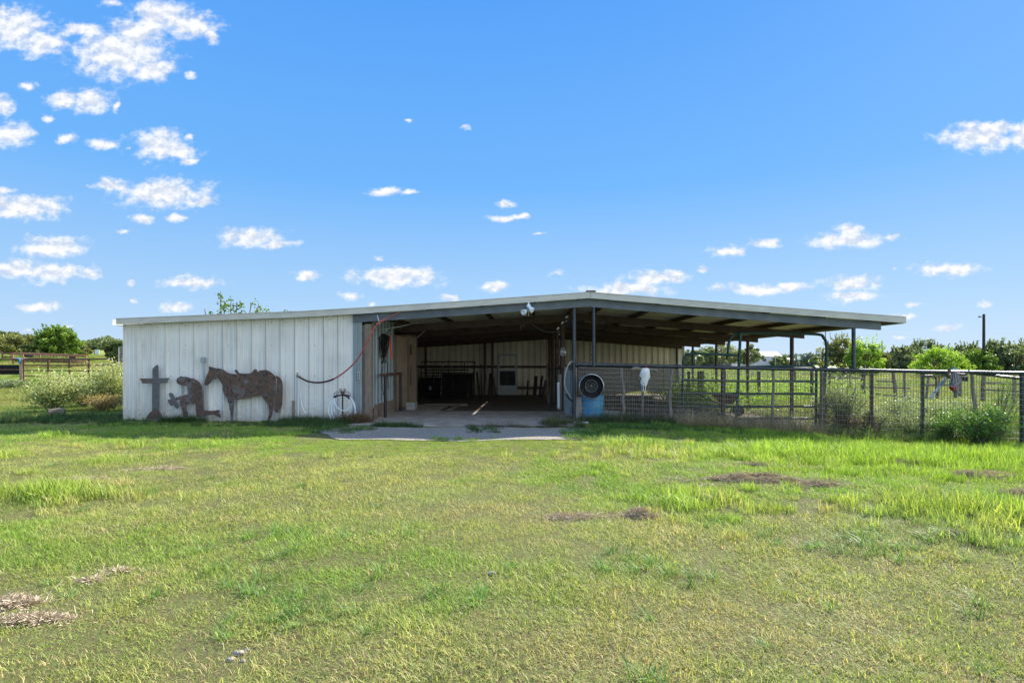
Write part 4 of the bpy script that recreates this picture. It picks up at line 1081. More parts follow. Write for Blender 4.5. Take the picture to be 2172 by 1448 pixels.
q = MB(); q.tube(smoothpts([tkp(807, 770), tkp(807, 800), tkp(808, 850)], 4), .011, 6); q.tube(smoothpts([tkp(811, 775), tkp(810, 810), tkp(813, 838)], 4), .009, 6); q.tube(smoothpts([tkp(821, 765), tkp(822, 790), tkp(824, 825)], 4), .009, 6)
q.build('hanging_reins', M_rubber, tk)
q = MB(); o_ = [tkp(824, 713), tkp(827, 722), tkp(828, 735), tkp(830, 748), tkp(831, 762)]
for i in range(4): q.bar(o_[i], o_[i + 1], .010, .05 - .004 * i, up=(1, 0, 0))
q.lathe([(.03, -.02), (.045, 0), (.03, .02)], tkp(826, 713), (0, 1, 0), 8)
q.build('orange_strap', M_orange, tk)
# cinder block with hollow cores
cb = at(872.5, 862, 15.55)
q = MB(); x0, x1, y0, y1, z0, z1 = cb.x - .13, cb.x + .12, 15.45, 15.75, .036, .225
q.box((x0, y0, z0), (x1, y0 + .035, z1)); q.box((x0, y1 - .035, z0), (x1, y1, z1)); q.box((x0, y0 + .036, z0), (x0 + .035, y1 - .036, z1)); q.box((x1 - .035, y0 + .036, z0), (x1, y1 - .036, z1)); q.box((cb.x - .02, y0 + .036, z0), (cb.x + .015, y1 - .036, z1))
simple('cinder_block', M_block, 'pale cinder block on the slab at the foot of the plywood wall', 'cinder block', q, bevel=.004)
# overhead rods and slack cables
for (a, b_, c_, d_, ya, yb, r_, lab, mt) in ((808, 700, 888, 683, 13.2, 13.9, .010, 'long pale rod hanging slantwise under the left beam', M_whiteboard), (874, 724, 908, 695, 15.3, 16.2, .012, 'short dark bent rod above the plywood wall', M_conduit), (766, 686, 783, 716, 12.95, 13.1, .008, 'short brown strut at the top of the door post', M_oldwood)):
    q = MB(); q.tube([at(a, b_, ya), at((a + c_) / 2, (b_ + d_) / 2 + 1.0, (ya + yb) / 2), at(c_, d_, yb)], r_, 6); simple('slanting_rod', mt, lab, 'rod', q)
for pts, Y_, lab in ((((832, 686), (826, 700), (815, 710), (800, 719), (789, 721)), 13.4, 'black cable sagging from the beam behind the tack'), (((840, 700), (848, 704), (856, 698), (864, 699), (872, 708), (882, 710)), 14.8, 'black cable looping over the plywood wall'),
                     (((1118, 678), (1140, 696), (1162, 704), (1186, 703)), 17.0, 'thin wire hanging across the roof under the floodlight'), (((1119, 679), (1112, 690), (1105, 692), (1104, 698)), 16.0, 'short hooked wire under the floodlight')):
    q = MB(); q.tube(smoothpts([at(a, b_, Y_) for a, b_ in pts], 5), .010 if Y_ < 15.5 else .008, 6); simple('slack_cable', M_rubber if Y_ < 15.5 else M_conduit, lab, 'cable', q)

# ---------------------------------------------------------------- twin floodlight on the front beam
fd = thing('floodlight', at(1120, 645, 12.45), 'white twin head floodlight under the roof edge left of the ridge', 'floodlight')
def FD(zx, zy, y=12.42): return at(960 + zx / 4.825, 620 + zy / 4.825, y)
q = MB(); q.lathe([(.0, .03), (.045, .028), (.05, 0), (.0, 0)], FD(778, 140, 12.5), (0, -1, 0), 14); q.tube([FD(778, 100, 12.46), FD(778, 140, 12.44)], .017, 8); q.build('mount', M_white, fd)
def lamp(c, d, s_, nm):
    q = MB(); q.lathe([(.018, -.13), (.032, -.11), (.034, -.05), (.05, -.02), (.062, .03), (.066, .05), (.058, .052)], c, d, 16); o = q.build('lamp_housing', M_white, fd, smooth=True)
    g = MB(); g.lathe([(.0, .028), (.03, .032), (.058, .045)], c, d, 16); gl = g.build('lens', M_white, o, smooth=True)
lamp(FD(735, 198), (-.55, -.75, -.30), 1, 'a'); lamp(FD(805, 172), (.6, -.3, -.6), 1, 'b')
q = MB(); q.tube([FD(768, 165), FD(745, 190)], .012, 6); q.tube([FD(785, 165), FD(800, 175)], .012, 6); q.build('swivel_arm', M_conduit, fd)
q = MB(); q.tube([FD(752, 200), FD(752, 240)], .007, 6); q.tube([FD(776, 170), FD(778, 240)], .009, 6); q.build('sensor_tails', M_brass, fd)
# bulbs on a drooping lead and the dish reflector on the post
bs = thing('bulb_string', at(1190, 690, 14.6), 'three bare white bulbs on a drooping lead beside the ridge posts', 'light string')
q = MB(); q.tube(smoothpts([at(1203, 670, 14.4), at(1195, 684, 14.5), at(1186, 697, 14.7), at(1177, 708, 14.9), at(1180, 710, 14.9), at(1188, 704, 14.8)], 4), .006, 5); q.build('lead', M_rubber, bs)
for a, b_, s_ in ((1202, 672, .03), (1193, 684, .027), (1184, 696, .022)):
    q = MB(); q.lathe([(.012, -.05), (.014, -.03), (s_, 0), (s_ * .9, .02), (s_ * .5, .034), (0, .038)], at(a, b_, 14.4), (.6, -.4, .55), 12); q.build('bulb', M_white, bs, smooth=True)
dl = thing('dish_lamp', at(1190, 745, 15.5), 'shiny metal dish lamp clamped to the ridge post in the aisle', 'dish lamp')
c = at(1191, 745, 15.5)
q = MB(); q.lathe([(.03, -.10), (.06, -.09), (.11, -.03), (.135, .05), (.14, .055), (.128, .05), (.10, -.02), (.05, -.07)], c, (.75, -.62, -.15), 22); q.build('reflector', M_chrome, dl, smooth=True)
q = MB(); q.lathe([(.03, -.05), (.035, .0), (.025, .03), (0, .04)], c, (.75, -.62, -.15), 12); q.build('bulb', M_white, dl, smooth=True)
q = MB(); q.tube([c + Vector((-.05, .05, .03)), c + Vector((.0, .15, .18)), at(1196, 700, 15.6)], .006, 5); q.build('lead', M_rubber, dl)
# pale hose over the rail at the partition, white pipe leaning
q = MB(); q.tube(smoothpts([at(a, b_, 12.6 + .03 * i) for i, (a, b_) in enumerate(((1215, 766), (1208, 770), (1202, 782), (1198, 800), (1198, 818), (1204, 832), (1210, 842), (1209, 862)))], 5), .012, 7)
simple('pale_hose_loop', M_whiteboard, 'cream hose looped down the pale sheet left of the slate blue post', 'hose', q, smooth=True)
q = MB(); q.tube(smoothpts([at(1200, 835, 12.65), at(1208, 846, 12.65), at(1214, 850, 12.62)], 4), .018, 7)
simple('black_hose_end', M_rubber, 'short black hose end behind the slate blue post', 'hose', q)
q = MB(); q.tube([at(1184, 811, 15.3), at(1184.5, 866, 15.2)], .035, 12)
simple('white_pipe', M_white, 'white plastic pipe standing beside the ridge post', 'pipe', q, smooth=True)

# ---------------------------------------------------------------- things leaning at the back of the barn
yb = YB - .25
sd = thing('storm_door', (at(1076, 841, yb).x, yb, -.2), 'old aluminium storm door frame leaning on the back wall', 'door')
def dP(px_, py_, y=yb): return at(px_, py_, y)
a0, a1 = dP(1056, 751), dP(1097, 840); w_ = .07
q = MB(); q.box((a0.x, yb - .03, a1.z), (a0.x + w_ * 1.3, yb, a0.z)); q.box((a1.x - w_ * 1.3, yb - .03, a1.z), (a1.x, yb, a0.z)); q.box((a0.x + w_ * 1.3, yb - .029, a0.z - .08), (a1.x - w_ * 1.3, yb, a0.z))
for zz in (dP(0, 785).z, dP(0, 817).z): q.box((a0.x + w_ * 1.3, yb - .034, zz - .03), (a1.x - w_ * 1.3, yb, zz + .03))
q.build('frame', M_alu, sd)
q = MB(); q.box((a0.x + w_ * 1.3, yb - .02, dP(0, 817).z + .03), (a1.x - w_ * 1.3, yb - .012, dP(0, 785).z - .03)); q.build('glass', M_glass, sd)
q = MB(); q.box((a0.x + w_ * 1.3, yb - .022, a1.z + .02), (a1.x - w_ * 1.3, yb - .012, dP(0, 817).z - .03)); q.build('kick_panel', M_alu, sd)
# dark stacked livestock panels
def panel(name, xa, xb, zt, zb, y, n_h, n_v, label, mat, lean=.3):
    t = thing(name, ((xa + xb) / 2, y, zb), label, 'livestock panel', 'livestock panels leaning at the back')
    q = MB()
    q.tube([(xa, y - lean, zb), (xa, y, zt), (xb, y, zt), (xb, y - lean, zb), (xa, y - lean, zb)], .03, 7); q.build('frame', mat, t)
    q = MB()
    for i in range(1, n_h): z = zb + (zt - zb) * i / n_h; yy = y - lean * (1 - i / n_h); q.tube([(xa, yy, z), (xb, yy, z)], .016, 5)
    for i in range(1, n_v): x = xa + (xb - xa) * i / n_v; q.tube([(x, y - lean, zb), (x, y, zt)], .012, 5)
    q.build('bars', mat, t)
zf = -.22
panel('livestock_panel', at(893, 800, 26).x, at(1006, 800, 26).x, at(0, 767, 26).z, zf, 26.2, 6, 4, 'longest dark gate panel leaning with its top rail above the others', M_black)
panel('livestock_panel', at(900, 800, 25.2).x, at(992, 800, 25.2).x, at(0, 784, 25.2).z, zf, 25.4, 9, 22, 'dark panel filled with close wire standing in front of the longest one', M_black)
panel('livestock_panel', at(940, 800, 24.6).x, at(1004, 800, 24.6).x, at(0, 793, 24.6).z, zf, 24.8, 14, 26, 'short dense black wire panel nearest the aisle', M_black)
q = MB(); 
for (xa, xb, zt) in ((890, 936, 800), (938, 1002, 792)):  # black sheets added to darken the low back wall
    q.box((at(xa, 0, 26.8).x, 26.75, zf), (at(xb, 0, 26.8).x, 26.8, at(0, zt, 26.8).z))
simple('darkening_sheets', M_black, 'black sheets put in behind the livestock panels to darken the low wall', 'sheets', q)
lean = [(939, 772, 934, 850, .045, M_conduit, 'tall grey green pole leaning left of the wire panel'), (1000, 792, 988, 848, .03, M_oldwood, 'brown rod leaning at the corner of the wire panel'), (1007, 766, 1004, 848, .06, M_black, 'thick black post leaning right of the wire panel'),
        (1034, 780, 1029, 838, .035, M_greyboard, 'pale grey stick leaning left of the storm door'), (1020, 772, 1022, 846, .05, M_black, 'black post leaning between two sticks'), (1040, 792, 1037, 842, .10, M_black, 'wide black board close left of the storm door'),
        (1047, 800, 1052, 842, .05, M_black, 'narrow black board touching the storm door'), (1137, 798, 1134, 838, .16, M_black, 'widest black board right of the storm door'), (1150, 797, 1145, 838, .10, M_black, 'black board beside the widest one'), (1166, 782, 1152, 842, .07, M_black, 'long black rod leaning on the aisle partition'),
        (1172, 770, 1168, 860, .05, M_black, 'black rod upright at the back of the partition'), (1120, 806, 1118, 838, .07, M_black, 'low black board just right of the storm door'), (1158, 806, 1150, 846, .12, M_black, 'broad black slab behind the long black rod'), (1012, 788, 1016, 846, .09, M_black, 'broad black board between the two posts left of the storm door'), (985, 770, 984, 850, .05, M_black, 'straight black post at the right end of the wire panels'), (918, 778, 922, 852, .04, M_oldwood, 'brown handle in front of the left black sheet'), (958, 776, 964, 850, .03, M_conduit, 'thin grey rod in front of the right black sheet'), (1161, 772, 1162, 850, .06, M_oldwood, 'brown post beside the long black rod'), (1176, 760, 1180, 862, .035, M_oldwood, 'thin brown handle next to the white pipe'), (1170, 815, 1162, 862, .05, M_greyboard, 'short grey stick at the foot of the partition'), (994, 832, 992, 842, .05, M_white, 'small white scrap at the foot of the wire panel')]
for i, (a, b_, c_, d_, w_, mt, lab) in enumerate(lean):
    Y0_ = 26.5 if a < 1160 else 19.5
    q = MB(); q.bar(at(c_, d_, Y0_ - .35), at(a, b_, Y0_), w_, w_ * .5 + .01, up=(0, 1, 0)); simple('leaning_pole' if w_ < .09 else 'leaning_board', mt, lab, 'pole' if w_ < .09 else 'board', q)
wsh = MB(); p0 = at(909, 826, 25.0)  # pale wedge painted in for light showing through a small hole
wsh.add([tuple(p0), tuple(at(915.5, 827, 25.0)), tuple(at(915, 820, 25.0)), tuple(at(911, 817, 25.0)), tuple(p0 + Vector((0, .02, 0)))], [(0, 1, 2, 3), (0, 3, 4)])
simple('bright_hole_patch', M_conduit, 'small pale wedge shaped scoop put in for a bright hole among the dark panels', 'gleam', wsh)
q = MB(); q.box((-3.2, 17.5, -.03), (-1.9, 17.64, .045)); q.box((-2.25, 15.6, -.02), (-2.1, 17.4, .04))
simple('floor_timber', M_oldwood, 'pair of timbers edging the slab inside the aisle', 'timber', q)

# ---------------------------------------------------------------- front fence of the pen
fx = [1223, 1534, 1642, 1743, 1849, 1957, 2066, 2169, 2330]
fy = [12.66, 12.66, 12.66, 12.64, 12.5, 12.3, 12.05, 11.8, 11.4]
rail_py = [772.5, 779.5, 782, 783.5, 785.5, 788, 789.5, 791.5, 795]
def fP(px_, py_):
    return at(px_, py_, float(np.interp(px_, fx, fy)))
fence = thing('pen_fence', (4.5, 12.6, 0), 'pipe and wire mesh fence running from the barn post to the right edge', 'fence')
q = MB(); q.tube([fP(a, b_) for a, b_ in zip(fx, rail_py)], .038, 12); q.build('top_rail', M_pipe, fence, smooth=True)
tops = {}
for a, mt, r_ in ((1534, M_brown, .048), (1743, M_oldwood, .038), (1849, M_brown, .040), (1957, M_pipe, .036), (2066, M_cedar, .03), (2169, M_pipe, .05)):
    p = fP(a, float(np.interp(a, fx, rail_py))); q = MB()
    if a == 2066: q.tube([(p.x, p.y + .06, p.z), (p.x + .03, p.y + .06, .7), (p.x + .09, p.y + .06, .3), (p.x + .08, p.y + .06, -.5)], [.032, .035, .04, .045], 9)
    else: q.tube([(p.x, p.y + .002, p.z - .03), (p.x, p.y + .002, -.6)], r_, 12)
    q.build('fence_post', mt, fence, smooth=True)
for nm, pts in (('cedar_stay', [(1319, 780, .033), (1319, 795, .035), (1322, 812, .03), (1324, 832, .035), (1321, 848, .04), (1325, 865, .042), (1321, 885, .038), (1320, 905, .03)]), ('cedar_stay', [(1427, 782, .03), (1425, 800, .032), (1424, 822, .034), (1421, 848, .04), (1424, 870, .04), (1425, 890, .042), (1426, 908, .04)]),
                ('cedar_stay', [(1642, 786, .028), (1643, 820, .027), (1641, 860, .03), (1642, 908, .03)])):
    q = MB(); q.tube([fP(a, b_) + Vector((0, .06 if a < 1600 else .06, 0)) for a, b_, r_ in pts], [p[2] for p in pts], 9); q.build(nm, M_cedar, fence, smooth=True)
q = MB()
def railz(x_, y_):  # height of rail at a place on the fence line
    return None
s = 1228.0; seg = []
# vertical wires every 51 mm along the line, from just under the rail to the ground
line = [fP(a, b_) for a, b_ in zip(fx, rail_py)]
L_ = [0]
for i in range(len(line) - 1): L_.append(L_[-1] + (Vector((line[i + 1].x, line[i + 1].y, 0)) - Vector((line[i].x, line[i].y, 0))).length)
def onl(t):
    return Vector((np.interp(t, L_, [p.x for p in line]), np.interp(t, L_, [p.y for p in line]), np.interp(t, L_, [p.z for p in line])))
t = .05; rw = random.Random(8)
def wirebox(q, p, r_, w):
    d = (r_ - p); q.bar(p, r_, w, w)
while t < L_[-1] - .02:
    p = onl(t); gzv = g1(p.x, p.y)
    q.bar((p.x, p.y - .045, p.z - .05), (p.x + rw.uniform(-.006, .006), p.y - .045, gzv - .02), .0062, .0062, up=(0, 1, 0)); t += .0508
nh = 13
for k in range(nh):
    fr_ = k / (nh - 1); pts = []
    for t in np.linspace(.03, L_[-1] - .02, 44):
        p = onl(t); gzv = g1(p.x, p.y); pts.append(Vector((p.x, p.y - .05, (p.z - .07) * (1 - fr_) + (gzv + .02) * fr_ + .006 * math.sin(t * 5 + k))))
    for a_, b_2 in zip(pts[:-1], pts[1:]): q.bar(a_, b_2, .008, .008)
q.build('wire_mesh', M_wire, fence)
# second, older field wire behind, inside the pen line
q = MB(); t = .1
while t < 6.2:
    p = onl(t); q.bar((p.x, p.y + .10, p.z - .06), (p.x + rw.uniform(-.01, .01), p.y + .10, g1(p.x, p.y)), .004, .004, up=(0, 1, 0)); t += .088
for k in range(8):
    z = .02 + k * .16
    q.bar((onl(.1).x, onl(.1).y + .10, z), (onl(6.2).x, onl(6.2).y + .10, z - .12), .004, .004)
q.build('old_wire_mesh', M_wired, fence)

# wheel rim wired to the fence
rim = thing('wheel_rim', fP(1253, 818) + Vector((0, -.12, 0)), 'black steel wheel rim with a bright edge hung on the fence mesh', 'wheel rim')
c = fP(1253, 818.5) + Vector((0, -.16, 0))
q = MB(); q.lathe([(.268, -.02), (.272, 0), (.262, .006), (.256, -.004)], c, (0, -1, 0), 40, closed=True); q.build('bright_edge', M_chrome, rim, smooth=True)
q = MB(); q.lathe([(.268, -.021), (.256, -.004), (.238, -.012), (.225, -.05), (.215, -.07), (.17, -.09), (.15, -.085), (.14, -.06), (.128, -.06)], c, (0, -1, 0), 40); q.build('rim_barrel', M_rubber, rim, smooth=True)
q = MB(); q.lathe([(.14, -.056), (.132, -.047), (.122, -.056), (.108, -.068), (.055, -.07), (.05, -.06), (.045, -.07), (.0, -.09)], c, (0, -1, 0), 32); q.build('hub_disc', M_alu if False else M_glass, rim, smooth=True)
q = MB(); q.lathe([(.140, -.05), (.135, -.044), (.129, -.05)], c, (0, -1, 0), 32, closed=True); q.build('hub_ring', M_alu, rim, smooth=True)
q = MB()
for k in range(8):
    a = k * math.pi / 4 + .2; q.lathe([(.0, .012), (.013, .01), (.016, 0), (.016, -.012)], c + Vector((.083 * math.cos(a), .064, .083 * math.sin(a))), (0, -1, 0), 7)
q.build('lug_holes', M_pipe, rim)
q = MB(); q.lathe([(0, .004), (.038, 0), (.04, -.01)], c + Vector((0, .058, 0)), (0, -1, 0), 12); q.build('rusty_hub_centre', M_brown, rim)
# blue drum behind the mesh
bc = at(1256, 880, 13.0); br = (at(1280, 850, 13.0).x - at(1232, 850, 13.0).x) / 2
q = MB(); bz = at(0, 829, 13.0).z - .02
q.lathe([(0, 0), (br * .93, 0), (br, .03), (br * 1.0, .16), (br * 1.02, .18), (br * 1.0, .20), (br, .34), (br * 1.02, .36), (br, .38), (br, bz - .08 + .05), (br * .97, bz), (br * .93, bz + .012), (br * .85, bz - .03), (0, bz - .035)], (bc.x, 13.05, -.06), (0.015, 0, 1), 30)
simple('plastic_drum', M_bluebar, 'faded blue plastic drum standing behind the wheel rim', 'drum', q, smooth=True)
# blocks, plank, pipe stub at the foot
for i, (a, b_, z0, z1) in enumerate(((1221, 1234, -.06, .15), (1221.5, 1234.5, .155, .345), (1220.5, 1233.5, .35, .53))):
    xa, xb = at(a, 0, 12.95).x, at(b_, 0, 12.95).x
    q = MB(); q.box((xa, 12.9, z0), (xb, 13.2, z1)); simple('concrete_block', M_whiteboard, ['pale block at the bottom of the stack beside the blue drum', 'pale block in the middle of the stack beside the blue drum', 'pale block on top of the stack beside the blue drum'][i], 'block', q, 'pale blocks stacked beside the blue drum', bevel=.008)
q = MB(); q.add([tuple(at(a, b_, y_)) for a, b_, y_ in ((1278, 869, 13.1), (1314, 872, 13.0), (1314, 886, 13.0), (1278, 883, 13.1), (1278, 869, 13.14), (1314, 872, 13.04), (1314, 886, 13.04), (1278, 883, 13.14))], [(0, 1, 2, 3), (7, 6, 5, 4), (0, 4, 5, 1), (1, 5, 6, 2), (2, 6, 7, 3), (3, 7, 4, 0)])
simple('plank', M_whiteboard, 'pale grey plank on edge right of the blue drum', 'plank', q)
q = MB(); e1, e2 = at(1217, 902, 12.1), at(1248, 904, 12.1); zz_ = g1(e1.x, 12.1) + .045
q.tube([(e1.x, 12.1, zz_), (e2.x, 12.1, zz_)], .03, 10); q.build; simple('pipe_stub', M_conduit, 'short pale pipe lying on the ground before the slate blue post', 'pipe', q, smooth=True)
q = MB(); b1 = at(1362, 830, 13.2); q.tube([at(1363, 812, 13.2), at(1363, 850, 13.2), at(1362, 884, 13.2)], .022, 8); simple('thin_stake', M_cedar, 'thin grey stake behind the mesh under the bleached skull', 'stake', q)

# ---------------------------------------------------------------- cattle skulls
def loft(rows, y, depth, sx, ox, oy, segs=10):
    """rows of (py, px_left, px_right, bulge) joined into a rounded mask"""
    vs = []; n_ = segs + 1
    for py_, xl, xr, bl in rows:
        a, b_ = at(ox + xl / sx, oy + py_ / sx, y), at(ox + xr / sx, oy + py_ / sx, y)
        for k in range(n_):
            t = k / segs; ang = math.pi * t; prof = math.sin(ang) ** .6
            ridge = 1 + .12 * math.exp(-((t - .5) / .08) ** 2)
            vs.append((a.x + (b_.x - a.x) * (.5 - .5 * math.cos(ang)), y - depth * bl * prof * ridge, a.z))
    m_ = len(rows); fs = [(i * n_ + k, i * n_ + k + 1, (i + 1) * n_ + k + 1, (i + 1) * n_ + k) for i in range(m_ - 1) for k in range(segs)]
    fs += [tuple(i * n_ for i in range(m_))[::-1] + tuple(i * n_ + segs for i in range(m_))]
    return vs, fs
ysk = 12.50
sk = thing('bleached_skull', at(1366, 800, ysk), 'bleached white cattle skull with grey horns tied to the top rail', 'cattle skull', 'cattle skulls hung on the fence')
CS = (20.69, 1330, 770)
q = MB(); vs, fs = loft([(205, 690, 900, .5), (225, 640, 965, .8), (280, 600, 990, 1), (380, 570, 998, 1.1), (470, 555, 990, 1.1), (540, 520, 1005, 1.0), (585, 535, 1020, .95), (620, 570, 1000, .9), (700, 582, 950, .85), (790, 590, 920, .8), (860, 565, 915, .7), (900, 595, 890, .65), (960, 612, 868, .6), (1010, 622, 838, .5), (1100, 622, 830, .45), (1180, 608, 822, .4), (1230, 640, 790, .35), (1255, 690, 750, .2)], ysk, .085, *CS)
q.add(vs, fs); q.build('cranium', M_bone, sk, smooth=True)
S = lambda a, b_, d=.0: at(1330 + a / 20.69, 770 + b_ / 20.69, ysk - d)
for px0, s_ in ((545, 1), (980, -1)):
    q = MB(); q.lathe([(.010, 0), (.017, .006), (.021, 0), (.018, -.01)], S(px0, 665, .02), (-.8 * s_, -.6, 0), 12); o = q.build('eye_socket', M_bone, sk, smooth=True)
    q = MB(); q.lathe([(0, .004), (.017, .003), (.020, -.004)], S(px0 + 30 * s_, 660, .045), (-.7 * s_, -.8, 0), 10); q.build('socket_hollow', M_glass, o)
q = MB()
for a, b_ in ((668, 1090), (775, 1090)):
    q.lathe([(0, .004), (.010, .003), (.013, 0)], S(a, b_, .047), (0, -1, 0), 10)
    q.bar(S(a, 990, .055), S(a, 1185, .044), .020, .010, up=(0, 1, 0))
q.bar(S(735, 830, .083), S(735, 960, .065), .004, .004, up=(0, 1, 0))
q.build('nasal_opening', M_glass, sk)
q = MB(); q.tube(smoothpts([S(620, 285, .02), S(540, 265, .03), S(420, 235, .04), S(310, 240, .05), S(230, 280, .06), S(190, 320, .06)], 4), [1.15 * v for v in (.030, .033, .036, .037, .037, .037, .037, .037, .037, .036, .035, .034, .033, .032, .031, .030, .028, .025, .022, .017, .010)], 10); q.build('horn', M_horn, sk, smooth=True)
q = MB(); q.tube(smoothpts([S(975, 290, .02), S(1040, 290, .03), S(1150, 300, .04), S(1250, 330, .05), S(1320, 380, .06), S(1290, 430, .06)], 4), [1.15 * v for v in (.030, .033, .034, .035, .036, .036, .036, .036, .036, .036, .035, .034, .033, .032, .030, .027, .024, .02, .016, .011, .006)], 10); q.build('horn', M_horn, sk, smooth=True)
q = MB()
for i in range(5): q.tube(smoothpts([S(800 + i * 15, 215, .04), S(850 + i * 8, 130 + 10 * i, .05), S(880 + 12 * i, 160, .05), S(930, 215, .04)], 3), .005, 5)
q.build('red_cord', M_redcloth, sk)
# painted skull further right
ysk2 = fP(2022, 800).y - .10
pk = thing('painted_skull', at(2022, 800, ysk2), 'dark slate and red painted cattle skull with upturned brown horns', 'cattle skull', 'cattle skulls hung on the fence')
CS2 = (18.1, 1980, 760)
q = MB(); vs, fs = loft([(525, 720, 890, .5), (560, 690, 925, .8), (650, 670, 955, 1), (750, 650, 1005, 1.1), (850, 615, 1040, 1.1), (950, 605, 1000, 1.0), (1040, 600, 930, .9), (1130, 605, 920, .8), (1200, 640, 920, .7), (1245, 720, 920, .65), (1300, 780, 920, .55), (1380, 780, 915, .45), (1450, 775, 905, .4), (1500, 800, 890, .2)], ysk2, .08, *CS2)
q.add(vs, fs); q.build('cranium', M_slateskull, pk, smooth=True)
T = lambda a, b_, d=.0: at(1980 + a / 18.1, 760 + b_ / 18.1, ysk2 - d)
q = MB(); vs, fs = loft([(1050, 610, 690, .9), (1090, 603, 790, 1.0), (1160, 612, 815, .95), (1230, 690, 800, .85)], ysk2 - .004, .083, *CS2); q.add(vs, fs); q.build('red_cheek', M_redcloth, pk, smooth=True)
q = MB()
for pts in ([(860, 560), (850, 680), (880, 800), (900, 960)], [(900, 960), (840, 1040), (800, 1060)], [(900, 960), (950, 990), (1010, 900)], [(770, 620), (760, 720), (790, 860), (760, 930)], [(610, 1040), (700, 1070), (790, 1100), (800, 1220)], [(700, 700), (660, 830), (640, 950)]):
    q.tube(smoothpts([T(a, b_, .087) for a, b_ in pts], 3), .0035, 4)
q.build('white_lines', M_painted, pk)
q = MB(); hp = smoothpts([T(690, 640, .03), T(600, 690, .05), T(540, 640, .06), T(560, 540, .07), T(620, 440, .07), T(665, 360, .07), T(685, 300, .07)], 4); q.tube(hp, [.040 * max(.12, 1 - (i / len(hp)) ** 1.6) + .004 for i in range(len(hp))], 10); q.build('horn', M_horn2, pk, smooth=True)
q = MB(); hp = smoothpts([T(930, 600, .03), T(1060, 625, .04), T(1200, 620, .05), T(1300, 570, .06), T(1360, 480, .06), T(1380, 360, .06)], 4); q.tube(hp, [.030 * max(.2, 1 - (i / len(hp)) ** 1.6) + .004 for i in range(len(hp))], 10); q.build('horn', M_horn2, pk, smooth=True)
q = MB(); q.tube(smoothpts([T(670, 540, .05), T(760, 520, .09), T(880, 540, .09), T(930, 570, .05)], 3), .007, 5); q.build('cord', M_tan, pk)
# white and blue pole tied slantwise through the fence
q = MB(); q.tube([fP(2037, 781) + Vector((0, .12, 0)), fP(2014, 805) + Vector((0, .12, 0)), fP(1983, 846) + Vector((0, .14, 0))], .030, 10)
simple('slanting_white_pole', pmat('blue_mottled_white', (.68, .74, .80), (.25, .40, .62), 9, .5, 0, .05, pos=(.5, .58)), 'white pole with blue smears leaning behind the painted skull', 'pole', q, smooth=True)
q = MB(); p1, p2 = fP(2040, 787) + Vector((0, .2, 0)), fP(2168, 803); q.tube([p1, p2], .03, 8); simple('brace_pipe', M_pipe, 'dark pipe brace sloping down to the corner fence post', 'pipe', q, smooth=True)
q = MB(); p1 = fP(2035, 797) + Vector((0, 2.0, 0)); q.box(tuple(at(2034, 808, 14.2)), tuple(at(2048, 798, 14.3)));
simple('black_bucket', M_rubber, 'black square tub hanging behind the painted skull', 'tub', q, bevel=.01)

# ---------------------------------------------------------------- green gates inside the pen
yg = 13.25
G = lambda px_, py_, d=0: at(px_, py_, yg + d)
gg = thing('green_gate', (G(1590, 900).x, yg, -.2), 'dark green tube gate standing behind the mesh with five rails', 'gate', 'green tube gates in the pen')
q = MB(); q.tube(smoothpts([G(1445, 902), G(1448, 820), G(1450, 765), G(1454, 754), G(1464, 750), G(1510, 751), G(1562, 753)], 4), .028, 9); q.build('left_hoop', M_green, gg, smooth=True)
q = MB(); q.tube([G(1571, 706), G(1567, 780), G(1562, 896)], .033, 9); q.build('middle_upright', M_green, gg, smooth=True)
q = MB(); q.tube(smoothpts([G(1568, 779), G(1640, 777), G(1715, 776), G(1728, 780), G(1732, 790), G(1731, 850), G(1730, 905)], 4), .028, 9); q.build('right_hoop', M_green, gg, smooth=True)
for a, b_ in ((806, 808.5), (833, 835), (861, 862), (887, 887)):
    q = MB(); q.tube([G(1447, a), G(1565, (a + b_) / 2 + .8), G(1731, b_)], .028, 8); q.build('rail', M_green, gg, smooth=True)
gb = thing('bow_frame', (G(1650, 900).x, yg + .12, -.2), 'tall dark green arched walk through frame rising above the fence rail', 'gate frame', 'green tube gates in the pen')
q = MB(); q.tube(smoothpts([G(1544, 750, .05), G(1546, 728, .06), G(1553, 713, .07), G(1566, 707, .08), G(1600, 706, .1), G(1670, 707, .1), G(1735, 709, .1), G(1747, 716, .1), G(1753, 730, .1), G(1753, 760, .1), G(1749, 820, .1), G(1748, 906, .1)], 5), .033, 10); q.build('arch', M_green, gb, smooth=True)
q = MB(); q.tube([G(1544, 748, .05), G(1542, 762, .06)], .028, 8); q.build('stub', M_green, gb)
# wheelbarrow
yw = 14.6
Wb = lambda px_, py_, d=0: at(px_, py_, yw + d)
wb = thing('wheelbarrow', (Wb(1545, 880).x, yw, -.15), 'rusty wheelbarrow parked behind the green gate', 'wheelbarrow')
q = MB()
top = [Wb(1506, 833, -.28), Wb(1574, 831, -.2), Wb(1574, 831, .2), Wb(1506, 833, .28)]; bot = [Wb(1532, 857, -.16), Wb(1553, 857, -.12), Wb(1553, 857, .12), Wb(1532, 857, .16)]
q.add(top + bot, [(0, 1, 5, 4), (1, 2, 6, 5), (2, 3, 7, 6), (3, 0, 4, 7), (4, 5, 6, 7)]); o = q.build('tray', M_rust, wb)
so_ = o.modifiers.new('thick', 'SOLIDIFY'); so_.thickness = .012
for d in (-.2, .2):
    q = MB(); q.tube([Wb(1478, 835, d), Wb(1530, 858, d), Wb(1566, 866, d * .3)], .018, 7); q.build('handle', M_black, wb)
    q = MB(); q.tube([Wb(1536, 860, d), Wb(1524, 886, d), Wb(1548, 884, d), Wb(1552, 862, d)], .014, 6); q.build('leg', M_black, wb)
